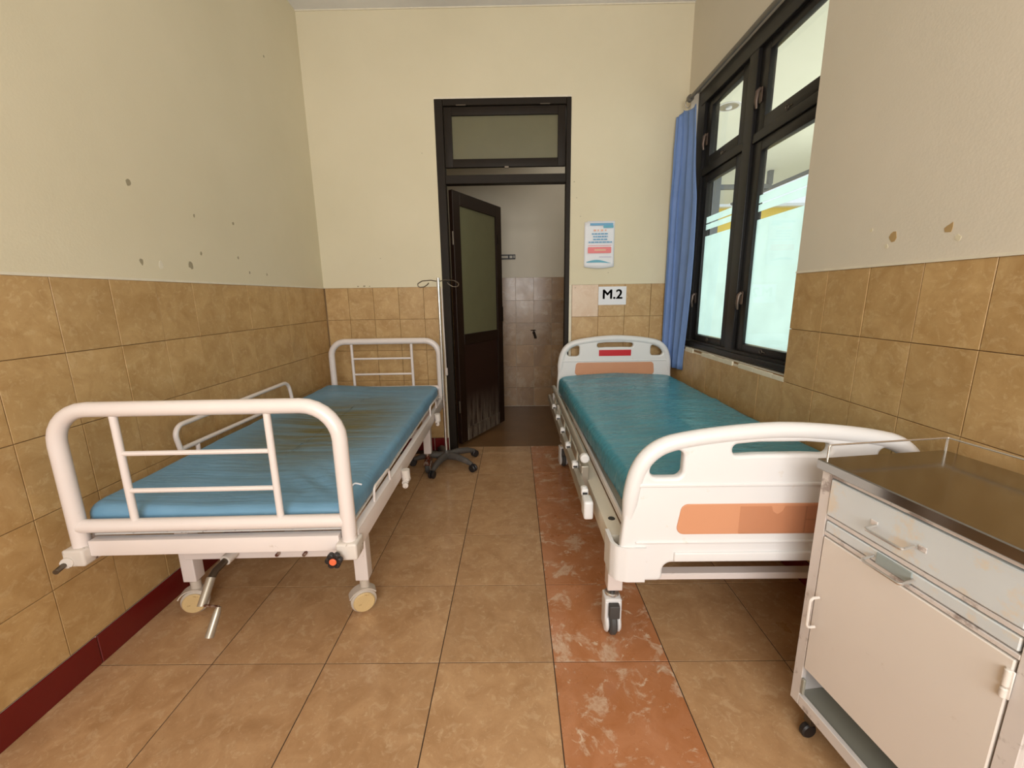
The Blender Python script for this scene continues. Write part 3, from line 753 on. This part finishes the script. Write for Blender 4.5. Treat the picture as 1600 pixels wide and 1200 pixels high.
box('cross_beam', (a[0]+.02, a[1]-.02, .262), (b[0]-.02, a[1]+.018, .325), M['white_paint'], LB, .003)
for xx in (-.05,): box('long_beam', (-.02, lw(0, 1.49)[1], .275), (.02, lw(0, 2.83)[1], .315), M['white_paint_dirty'], LB, .003)
cyl('bolt', lw(-.825, 1.445, .285), (0, 1, 0), .007, .02, M['rust'], LB, 8)
cyl('bolt', lw(-.93, 1.445, .285), (0, 1, 0), .007, .02, M['rust'], LB, 8)
# folding crank
ck = empty('crank', (0, 0, 0), 0, None, None); ck.parent = LB
L_ = lambda x, y, z: lw(x, y, z)
tube('crank_socket', [L_(-1.098, 1.47, .296), L_(-1.104, 1.40, .290)], .020, M['white_paint_dirty'], ck, seg=12)
tube('crank_shaft', [L_(-1.104, 1.42, .290), L_(-1.107, 1.35, .283), L_(-1.110, 1.325, .266)], [.013, .013, .013], M['dark_steel'], ck, seg=12)
tube('crank_arm', [L_(-1.110, 1.330, .270), L_(-1.111, 1.268, .200)], [.015, .015], M['alu'], ck, seg=12)
tube('crank_link', [L_(-1.111, 1.268, .206), L_(-1.042, 1.258, .208)], .0045, M['rust'], ck, seg=8)
tube('crank_handle', [L_(-1.042, 1.258, .208), L_(-1.044, 1.248, .192), L_(-1.054, 1.210, .128)], [.008, .012, .014], M['alu'], ck, seg=12)
# guard on the wall side
xw = -1.412
def LW(pts): return [lw(*p) for p in pts]
sr = tube('side_guard', LW([(xw, 1.655, .640), (xw, 1.635, .742), (xw, 2.53, .752), (xw, 2.555, .632)]), .0105, M['white_paint'], LB, fil=[.012, .09, .06, .012], closed=True, seg=10)
for y in (1.75, 2.45): tube('guard_post', LW([(xw, y, .638), (xw-.002, y, .50)]), .009, M['white_paint'], sr, seg=8)
for (y0, y1, z0) in ((1.385, 1.585, .522), (2.545, 2.755, .515)):
    x = -.523+.012-(y0-1.175)*th
    tube('mattress_loop', LW([(x, y0, z0-.01), (x, y0+.012, z0+.060), (x, y1-.012, z0+.058), (x, y1, z0-.01)]), .0048, M['white_paint'], LB, fil=.02, seg=8)
for y in (1.745, 2.655):
    p = lw(-.496-(y-1.175)*th, y, .472)
    bm = bmesh.new(); b_tube(bm, [(p[0]+.012, p[1], .500), (p[0]+.014, p[1], .452)], .019, 12)
    b_tube(bm, [(p[0]+.012, p[1]-.02, .445), (p[0]+.014, p[1]+.03, .445)], .014, 12)
    b_cyl(bm, (p[0]+.016, p[1]-.03, .438), (0, 1, 0), .013, .014, 12, bev=.003)
    link('guard_bracket', fin(bm, 'guard_bracket', True), M['white_paint_dirty'], LB)

# ------------------------------------------------------------------ mattresses
def mattress(name, loc, rz, hx, hy, z0, z1, mat, label, topf, rad=.028, nx=54, ny=110):
    """closed slab: rounded section, top surface shaped by topf(x, y)"""
    bm = bmesh.new(); H = z1-z0
    prof = []     # (inset, height) from bottom centre to top centre
    n = 6
    prof += [(rad*.4*(1-math.sin(i/n*PI/2)), rad*.4*(1-math.cos(i/n*PI/2))) for i in range(n+1)]
    prof += [(0, H*.4), (0, H*.6)]
    prof += [(rad*(1-math.cos(i/n*PI/2)), H-rad+rad*math.sin(i/n*PI/2)) for i in range(n+1)]
    def rim(ins, cnt_x, cnt_y):
        x, y = hx-ins, hy-ins; cr = .045
        pts = []
        base = fillet([(-x, -y, 0), (x, -y, 0), (x, y, 0), (-x, y, 0)], cr, 6, closed=True)
        for a, b in zip(base, base[1:]+base[:1]):
            L = (b-a).length; k_ = max(1, int(round(L/.03)))
            for q in range(k_): pts.append(a+(b-a)*(q/k_))
        return pts
    base = rim(0, nx, ny); N = len(base); rings = []
    for ins, h in prof:
        row = []
        for p in base:
            d = Vector((p.x/hx, p.y/hy)); m_ = max(abs(d.x), abs(d.y))
            q = Vector((p.x*(1-ins/hx), p.y*(1-ins/hy), z0+h))
            q.z += topf(q.x, q.y)*(h/H)
            bul = .004*noise.noise(Vector((p.x*5, p.y*5, h*20)))
            q.x += bul*(1 if p.x > 0 else -1); q.y += bul*(1 if p.y > 0 else -1)
            row.append(bm.verts.new(q))
        rings.append(row)
    for a, b in zip(rings, rings[1:]):
        for k_ in range(N): bm.faces.new((a[k_], a[(k_+1) % N], b[(k_+1) % N], b[k_]))
    bm.faces.new(rings[0][::-1])
    # top: concentric rings towards a spine
    last = rings[-1]; steps = 26
    for st in range(1, steps+1):
        f = 1-st/steps*.985; row = []
        for v in rings[-1]:
            x = v.co.x*f; yy = v.co.y
            lim = max(hy-rad-(1-f)*hx*.9, 0); yy = max(-lim, min(lim, yy*(lim/(hy-rad))))
            q = Vector((x, yy, z1)); q.z += topf(q.x, q.y); row.append(bm.verts.new(q))
        for k_ in range(N): bm.faces.new((last[k_], last[(k_+1) % N], row[(k_+1) % N], row[k_]))
        last = row
    try: bm.faces.new(last)
    except Exception: pass
    bmesh.ops.remove_doubles(bm, verts=bm.verts, dist=.0004)
    me = fin(bm, name, True)
    return link(name, me, mat, None, label, 'mattress', loc=loc, rot=(0, 0, rz))
def top_left(x, y):
    e = max(0, 1-abs(x)/.40)**.5
    wr_ = noise.noise(Vector((x*2.0, y*13, 1.3)))*.0045+noise.noise(Vector((x*4, y*30, 7)))*.0022
    c = math.exp(-((x-.25)**2+(y+.72)**2)/.02)
    return wr_*(.4+.6*e)-.004*c*math.sin((x+y)*60)-.002+.004*e+.022*max(0, min(1, (-x-.05)*3))
mat_l = mattress('mattress', (cx_-.015, cy_, 0), th, .414, .931, .5380, .609, M['blue_vinyl'],
                 'thin blue vinyl mattress with olive-brown stains on the tubular bed', top_left)
bm = bmesh.new(); b_tube(bm, fillet([(.372, -.800, .603), (.380, -.765, .612), (.404, -.762, .604)], .01), .0030, 6)
link('seam_tear', fin(bm, 'seam_tear', True), M['paper'], mat_l, label='white torn seam edge')

# ------------------------------------------------------------------ right bed
RBX, RY0, RY1 = .760, 1.150, 3.185
RB = empty('hospital_bed', (RBX, (RY0+RY1)/2, 0), 0, 'white plastic-ended hospital bed with orange end panels under the window', 'bed')
ryc = (RY0+RY1)/2
def rw(x, y, z=0): return (x-RBX, y-ryc, z)
def sup(hwid, pts): return pts
def end_board(name, y, zb, zt, hwid, foot, label=None):
    H = zt-zb
    top = [(.448, .0), (.448, .20), (.440, .42), (.430, .62), (.418, .74), (.392, .84), (.345, .915), (.27, .950), (.17, .978), (.07, .996), (0, 1.0)]
    rt_ = [(x/.448*hwid, zb+H*z) for x, z in top]
    # smooth the outline
    def smooth(pl, it=2):
        for _ in range(it):
            o = [pl[0]]
            for a, b in zip(pl, pl[1:]): o += [(a[0]*.75+b[0]*.25, a[1]*.75+b[1]*.25), (a[0]*.25+b[0]*.75, a[1]*.25+b[1]*.75)]
            o.append(pl[-1]); pl = o
        return pl
    rt_ = smooth(rt_)
    outline = rt_+[(-x, z) for x, z in rt_[::-1][1:]]
    xc = hwid*.705     # cut-out along the bottom between the two feet
    cut = [(p.x, p.y) for p in fillet([(-hwid*.80, zb, 0), (-xc, zb, 0), (-xc, zb+.062, 0), (xc, zb+.062, 0), (xc, zb, 0), (hwid*.80, zb, 0)], [0, .018, .026, .026, .018, 0], 6)] if foot else [(-hwid*.7, zb), (hwid*.7, zb)]
    outline = outline+cut
    z0, z1 = zb+H*.70, zb+H*.865
    hole = [(-hwid*.845, z0), (-hwid*.615, z0), (-hwid*.615, z1+.004), (-hwid*.70, z1+.002), (-hwid*.80, z0+(z1-z0)*.72)]
    hole = [(p.x, p.y) for p in fillet([(a, b, 0) for a, b in hole], [.022, .022, .020, .05, .04], 6, closed=True)]
    hole2 = [(-x, z) for x, z in hole][::-1]
    sl = [(-hwid*.31, zb+H*.835), (-hwid*.15, zb+H*.842), (hwid*.15, zb+H*.842), (hwid*.31, zb+H*.835), (hwid*.31, zb+H*.905), (hwid*.15, zb+H*.918), (-hwid*.15, zb+H*.918), (-hwid*.31, zb+H*.905)]
    slot = [(p.x, p.y) for p in fillet([(a, b, 0) for a, b in sl], [.016, 0, 0, .016, .016, 0, 0, .016], 5, closed=True)]
    mt = Matrix.Translation((0, y-ryc, 0))
    bd = board(name, [outline, hole, hole2, slot], .034, .010, M['plastic'], RB, mt, label=label)
    # fat rounded grip along the upper outline
    pts = [(x*.965, y-ryc, zb+(z-zb)*.982) for x, z in outline if z > zb+H*.30 and (x, z) not in cut]
    rad_ = []
    for x, yy, z in pts:
        t = (z-zb)/H; rad_.append(.010+.0145*min(1, max(0, (t-.30)/.25)))
    bm = bmesh.new(); b_tube(bm, pts, rad_, 14); link('grip_rim', fin(bm, 'grip_rim', True), M['plastic'], bd)
    s = -1
    for zz2 in ((zb+H*.655, .006), (zb+H*.275, .005)) if foot else ((zb+H*.62, .006),):
        b_ = box('moulded_ridge', (-hwid*.90, y-ryc-.021, zz2[0]-zz2[1]), (hwid*.90, y-ryc-.012, zz2[0]+zz2[1]), M['plastic'], bd, .004)
    if foot: box('lower_lip', (-hwid*.64, y-ryc-.024, zb+.070), (hwid*.64, y-ryc-.012, zb+.100), M['plastic'], bd, .005)
    return bd
fb = end_board('foot_board', RY0, .388, .872, .452, True)
hb_ = end_board('head_board', RY1, .470, .938, .440, False)
# orange panels
mt = Matrix.Translation((0, RY0-ryc-.017, 0))
pn = [(p.x, p.y) for p in fillet([(-.290, .548, 0), (.290, .548, 0), (.275, .645, 0), (-.275, .645, 0)], .022, 6, closed=True)]
op = board('orange_panel', [pn], .006, .0015, M['orange_plastic'], fb, mt, label='salmon orange inset panel')
pk = board('card_pocket', [[(.0-.105+x, z) for x, z in [(0, .553), (.31, .553), (.31, .638), (.13, .638), (.125, .622), (.11, .612), (.095, .622), (.09, .638), (0, .638)]]], .003, 0, M['clear_plastic'], fb, Matrix.Translation((0, RY0-ryc-.0225, 0)), label='clear plastic card pocket')
for a, b, c, d in ((.085, .553, .088, .638), (.088, .594, .135, .597), (.135, .553, .138, .638), (-.105, .551, .205, .554)):
    box('pocket_rib', (a, RY0-ryc-.0255, b), (c, RY0-ryc-.0235, d), M['clear_plastic'], fb, 0)
mt = Matrix.Translation((0, RY1-ryc-.017, 0))
board('orange_panel', [[(p.x, p.y) for p in fillet([(-.305, .650, 0), (.305, .650, 0), (.295, .748, 0), (-.295, .748, 0)], .024, 6, closed=True)]], .006, .0015, M['orange_plastic'], hb_, mt, label='salmon orange inset panel')
box('red_label', (-.122, RY1-ryc-.0185, .797), (.122, RY1-ryc-.0165, .843), M['red'], hb_, 0, label='plain red label strip')
# base frame
bm = bmesh.new()
for s in (-1, 1):
    b_bar(bm, (s*.440, RY0+.06-ryc, .462), (s*.440, RY1-.06-ryc, .462), .052, .075, .006)
b_bar(bm, (-.44, RY0+.065-ryc, .44), (.44, RY0+.065-ryc, .44), .045, .05, .005)
b_bar(bm, (-.44, RY1-.065-ryc, .44), (.44, RY1-.065-ryc, .44), .045, .05, .005)
rf = link('bed_frame', fin(bm, 'bed_frame', True), M['beige_metal'], RB)
cyl('rubber_plug', (-.437, RY0+.16-ryc, .500), (0, 0, 1), .012, .003, M['black'], rf, 14)
box('deck_plate', (-.395, RY0+.07-ryc, .492), (.405, RY1-.05-ryc, .506), M['beige_metal'], rf, .003)
box('deck_lip', (-.413, RY0+.06-ryc, .500), (-.400, RY1-.2-ryc, .525), M['white_paint'], rf, .003)
box('lower_cross_beam', (-.40, RY0+.11-ryc, .296), (.40, RY0+.15-ryc, .320), M['white_paint'], RB, .003)
box('lower_cross_beam', (-.40, RY1-.25-ryc, .300), (.40, RY1-.21-ryc, .335), M['white_paint'], RB, .003)
for sx_ in (-1, 1):
    for sy_ in (-1, 1):
        yy = (RY0+.212 if sy_ < 0 else RY1-.235)-ryc
        xx = sx_*.408
        lg = box('leg', (xx-.027, yy-.027, .196), (xx+.027, yy+.027, .430), M['white_paint'], RB, .004)
        ca = caster_right(RB, xx-.002, yy+.004, (.0 if sy_ < 0 else .1))
        y2 = (RY0 if sy_ < 0 else RY1)-ryc
        # wrap-round plastic corner guard
        pl = [(sx_*.475, y2-sy_*.085), (sx_*.475, y2-sy_*.012), (sx_*.462, y2+sy_*.014), (sx_*.432, y2+sy_*.026), (sx_*.375, y2+sy_*.026)]
        pl = [(p.x, p.y) for p in fillet([(a, b, 0) for a, b in pl], .03, 5)]
        inn = [(x-sx_*.012 if i < len(pl)*.55 else x, y-(sy_*.010 if i > len(pl)*.4 else 0)) for i, (x, y) in enumerate(pl)]
        bm = bmesh.new(); R2 = []
        for z, tp_ in ((.392, 0), (.398, 0), (.500, 0), (.506, 1)):
            R2.append([bm.verts.new((x, y, z)) for x, y in pl+inn[::-1]])
        for a_, b_ in zip(R2, R2[1:]):
            for k_ in range(len(a_)): bm.faces.new((a_[k_], a_[(k_+1) % len(a_)], b_[(k_+1) % len(a_)], b_[k_]))
        bm.faces.new(R2[0][::-1]); bm.faces.new(R2[-1])
        link('corner_guard', fin(bm, 'corner_guard', True), M['plastic'], RB)
# folded-down side guard on the aisle side
gx = -.505
gd = link('side_guard', None) if False else empty('side_guard', (0, 0, 0), 0, None, None); gd.parent = RB
bm = bmesh.new(); b_bar(bm, (gx, 1.40-ryc, .497), (gx, 3.05-ryc, .503), .026, .060, .010); link('lower_rail', fin(bm, 'lower_rail', True), M['alu'], gd)
tube('upper_rail', [(gx+.022, 1.61-ryc, .602), (gx+.022, 2.98-ryc, .600)], .015, M['alu'], gd, seg=12)
box('rail_end', (gx-.017, 1.365-ryc, .462), (gx+.017, 1.43-ryc, .532), M['plastic'], gd, .010)
cyl('rail_cap', (gx+.022, 1.605-ryc, .602), (0, 1, 0), .019, .03, M['plastic'], gd, 14, bev=.005)
for y in (1.45, 1.70, 1.94, 2.17, 2.42, 2.67):
    bm = bmesh.new(); b_box(bm, (gx-.016, y-.017-ryc, .520), (gx+.010, y+.017-ryc, .548), .006, 3)
    b_cyl(bm, (gx-.004, y-ryc, .549), (0, 0, 1), .009, .006, 12)
    kb = link('hinge_knuckle', fin(bm, 'hinge_knuckle', True), M['plastic'], gd)
    box('hinge_pin', (gx-.012, y-.018-ryc, .528), (gx+.006, y-.0165-ryc, .536), M['black'], kb, 0)
    if y > 1.5: tube('guard_post', [(gx+.006, y-ryc, .525), (gx+.020, y+.06-ryc, .598)], .007, M['alu'], gd, seg=8)
box('guard_mount', (gx+.012, 1.62-ryc, .440), (-.46, 1.72-ryc, .560), M['alu'], gd, .005)
box('guard_mount', (gx+.012, 2.62-ryc, .440), (-.46, 2.72-ryc, .560), M['alu'], gd, .005)
def top_right(x, y):
    e = max(0, 1-abs(x)/.42)
    z = .030*e**.7 + .018*max(0, (y+.1))     # crowned, rising towards the head end
    z += noise.noise(Vector((x*3+2, y*11, 4)))*.0040*(1 if x < .1 else .6)
    z += noise.noise(Vector((x*2, y*34, 9)))*.0024*max(0, min(1, (.1-x)*4))
    z += .006*math.exp(-((y-.12-x*.25)**2)/.0006)*max(0, x+.15)*2.2
    return z
mattress('mattress', (.784, 2.168, 0), .027, .432, .975, .5265, .628, M['teal_vinyl'],
         'thick glossy teal vinyl mattress on the plastic-ended bed', top_right, rad=.034)

# ------------------------------------------------------------------ drip stand
IV = empty('drip_stand', (-.532, 3.000, 0), 0, 'chrome drip stand on a dark five-star wheeled base', 'drip stand')
tube('pole', [(0, 0, .085), (0, 0, 1.385)], .0105, M['chrome'], IV, seg=14)
cyl('hub', (0, 0, .085), (0, 0, 1), .040, .06, M['iv_base'], IV, 20, r2=.020, bev=.004)
cyl('pole_collar', (0, 0, 1.352), (0, 0, 1), .0115, .05, M['chrome'], IV, 14)
for k_ in range(5):
    a = math.radians(-105+72*k_); c, s = math.cos(a), math.sin(a)
    bm = bmesh.new()
    b_tube(bm, [(c*.02, s*.02, .075), (c*.10, s*.10, .082), (c*.19, s*.19, .070), (c*.245, s*.245, .052)], [.030, .026, .022, .016], 10)
    lg = link('base_leg', fin(bm, 'base_leg', True), M['iv_base'], IV)
    bm = bmesh.new()
    for q in (-1, 1): b_cyl(bm, (c*.255-s*q*.012, s*.255+c*q*.012, .028), (-s, c, 0), .028, .018, 18, bev=.004)
    link('caster_wheel', fin(bm, 'caster_wheel', True), M['black'], lg)
for s in (-1, 1):
    P = [(s*.006, 0, 1.362), (s*.05, -.004, 1.370), (s*.11, -.006, 1.366), (s*.148, -.004, 1.345), (s*.135, -.004, 1.322), (s*.10, -.004, 1.325), (s*.075, -.006, 1.340), (s*.065, -.01, 1.352)]
    tube('bag_hook', P, .0035, M['dark_steel'], IV, fil=.02, seg=8)
# white rod and bracket against the door jamb
rdw = tube('white_rod', [(-.553, YB-.030, .66), (-.561, YB-.030, 1.322)], .005, M['white_paint'], label='thin white rod upright against the dark door jamb', cat='rod')
box('rod_clip', (-.562, YB-.040, .640), (-.542, YB-.012, .700), M['white_paint'], rdw, .003)

# ------------------------------------------------------------------ bedside cabinet
A0 = Vector((.783, 1.005)); dv = Vector((.13, -.9915)).normalized()
rz = math.atan2(dv.y, dv.x)        # local x runs along the front, local +y goes to the wall side
CB = empty('bedside_cabinet', (A0.x, A0.y, 0), rz, 'worn cream metal bedside cabinet with steel top and door', 'cabinet')
# local frame: x along front, y = left of x direction = towards the wall
CW, CD = .442, .352
def cb(name, x0, x1, y0, y1, z0, z1, mat, parent=CB, bev=.002, **k): return box(name, (x0, y0, z0), (x1, y1, z1), mat, parent, bev, **k)
bm = bmesh.new()
for a, b in (((0, .0, .108), (.028, .014, .806)), ((CW-.028, 0, .108), (CW, .014, .806)), ((.028, 0, .796), (CW-.028, .014, .806)),
             ((.028, 0, .640), (CW-.028, .014, .650)), ((.028, 0, .684), (CW-.028, .014, .694)), ((.028, 0, .108), (CW-.028, .014, .142)),
             ((0, .014, .108), (.004, CD, .806)), ((CW-.004, .014, .108), (CW, CD, .806)), ((.004, CD-.004, .108), (CW-.004, CD, .806)),
             ((.004, .020, .634), (CW-.004, CD-.004, .638)), ((.004, .014, .802), (CW-.004, CD-.004, .806))):
    b_box(bm, a, b, .0012, 1)
link('body', fin(bm, 'body'), M['cab_edge'], CB)
cb('inner_shelf', .004, CW-.004, .014, CD-.004, .120, .126, M['cab_in'])
tpp = cb('steel_top', -.008, CW+.012, -.014, CD+.008, .8085, .834, M['steel'], bev=.0025, label='polished steel top')
dr = cb('drawer_front', .0305, CW-.0305, -.003, .010, .6975, .7925, M['cab_blue'], label='blotchy bluish-white drawer front')
dr2 = cb('pull_out_tray', .0315, CW-.0315, -.001, .012, .6535, .6805, M['cab_blue'], label='thin bluish pull-out tray front')
do = cb('cabinet_door', .0315, CW-.0315, -.002, .012, .236, .6365, M['cab'], bev=.002)
tube('drawer_handle', [(.160, -.010, .742), (.160, -.040, .738), (.240, -.040, .738), (.240, -.010, .742)], .0032, M['chrome'], dr, fil=.006, seg=8)
for x in (.150, .250): cb('handle_lug', x-.008, x+.008, -.0055, -.0030, .736, .748, M['cab_edge'], dr, .001)
tube('tray_handle', [(.160, -.003, .668), (.160, -.034, .660), (.245, -.034, .660), (.245, -.003, .668)], .0032, M['chrome'], dr2, fil=.006, seg=8)
cb('handle_plate', .165, .240, -.0035, -.0005, .653, .680, M['bare'], dr2, .001, label='bare grey metal patch behind the handle')
tube('door_handle', [(.052, -.010, .474), (.052, -.034, .474), (.052, -.034, .386), (.052, -.010, .386)], .0036, M['cab'], do, fil=.012, seg=8)
bm = bmesh.new(); b_cyl(bm, (CW-.033, -.007, .602), (0, 0, 1), .005, .034, 12, bev=.002); b_cyl(bm, (CW-.033, -.007, .572), (0, 0, 1), .005, .020, 12, bev=.002)
b_box(bm, (CW-.040, -.0045, .562), (CW-.026, -.0015, .618), .001, 1); link('hinge', fin(bm, 'hinge', True), M['cab'], CB)
cb('latch', .030, .040, -.002, .006, .150, .200, M['cab_in'])
gl_ = tube('guard_wire', [(.004, .004, .832), (.004, .004, .872), (.004, CD-.004, .872), (CW-.004, CD-.004, .872), (CW-.004, .004, .872), (CW-.004, .004, .832)], .0025, M['chrome'], CB, fil=.006, seg=8)
for p in ((.004, CD-.004), (CW-.004, CD-.004)): tube('guard_wire_post', [(p[0], p[1], .832), (p[0], p[1], .872)], .0025, M['chrome'], gl_, seg=8)
for x, y in ((.035, .045), (CW-.035, .045), (.035, CD-.045), (CW-.035, CD-.045)):
    bm = bmesh.new(); b_box(bm, (x-.012, y-.014, .045), (x+.012, y+.014, .090), .003, 2); b_cyl(bm, (x, y, .100), (0, 0, 1), .006, .02, 10)
    cst = link('caster_fork', fin(bm, 'caster_fork', True), M['dark_steel'], CB)
    cyl('caster_wheel', (x, y-.008, .0225), (1, 0, 0), .0225, .018, M['black'], cst, 18, bev=.004)

# ------------------------------------------------------------------ outside the window
slabs('walkway_ceiling', [((XR+.16, -3, 2.90), (4.05, 8.4, 3.05))], M['soffit']).name = 'ceiling.001'
slabs('walkway_floor', [((XR+.16, -3, -.2), (30, 30, -.05))], M['pave']).name = 'floor.002'
dl = empty('downlight', (1.95, 4.20, 2.898), 0, 'round recessed downlight in the walkway ceiling outside the window', 'lamp')
cyl('bezel', (0, 0, 0), (0, 0, 1), .105, .006, M['plastic'], dl, 32)
cyl('reflector', (0, 0, -.004), (0, 0, 1), .082, .006, M['alu'], dl, 28)
cyl('bulb', (0, 0, -.012), (0, 0, 1), .026, .016, M['paper'], dl, 16)
sf = empty('steel_frame', (2.82, 6.25, -.05), 0, 'grey welded steel frame standing in the walkway outside', 'frame')
box('post', (-.045, -.045, 0), (.045, .045, 2.95), M['grey_steel'], sf, .004)
box('top_bar', (.045, -.03, 2.715), (.75, .03, 2.775), M['grey_steel'], sf, .004)
box('hanger', (.70, -.03, 2.775), (.76, .03, 2.95), M['grey_steel'], sf, .004)
tube('brace', [(.05, 0, 2.35), (.72, 0, 2.72)], .016, M['grey_steel'], sf, seg=8)
gt = tube('rain_gutter', [(4.12, -2, 2.92), (4.12, 8.4, 2.92)], .05, M['grey_steel'], label='grey rain gutter along the walkway ceiling edge outside', cat='gutter')
yw = empty('yellow_building', (9, 13, -.05), 0, 'yellow painted low building across the yard outside', 'building')
box('wall', (-6, -1, 0), (4, 2, 3.55), M['yellow_wall'], yw, 0)
box('roof_edge', (-6.1, -1.2, 3.55), (4.1, 2.2, 3.62), M['white_wall'], yw, 0)
hd = bmesh.new(); rr = random.Random(5)
for i in range(900):
    c = Vector((rr.uniform(6.0, 6.8), rr.uniform(3, 9.5), rr.uniform(.0, 2.25))); a = rr.uniform(0, 6.28); t = rr.uniform(-.8, .8); s = rr.uniform(.05, .10)
    u = Vector((math.cos(a), math.sin(a), t)).normalized()*s; v_ = Vector((-math.sin(a), math.cos(a), .4)).normalized()*s*.6
    q = [hd.verts.new(c+u), hd.verts.new(c+v_), hd.verts.new(c-u), hd.verts.new(c-v_)]; hd.faces.new(q)
hg = link('hedge', fin(hd, 'hedge'), M['green_leaf'], label='green leafy hedge beyond the walkway outside', cat='hedge')
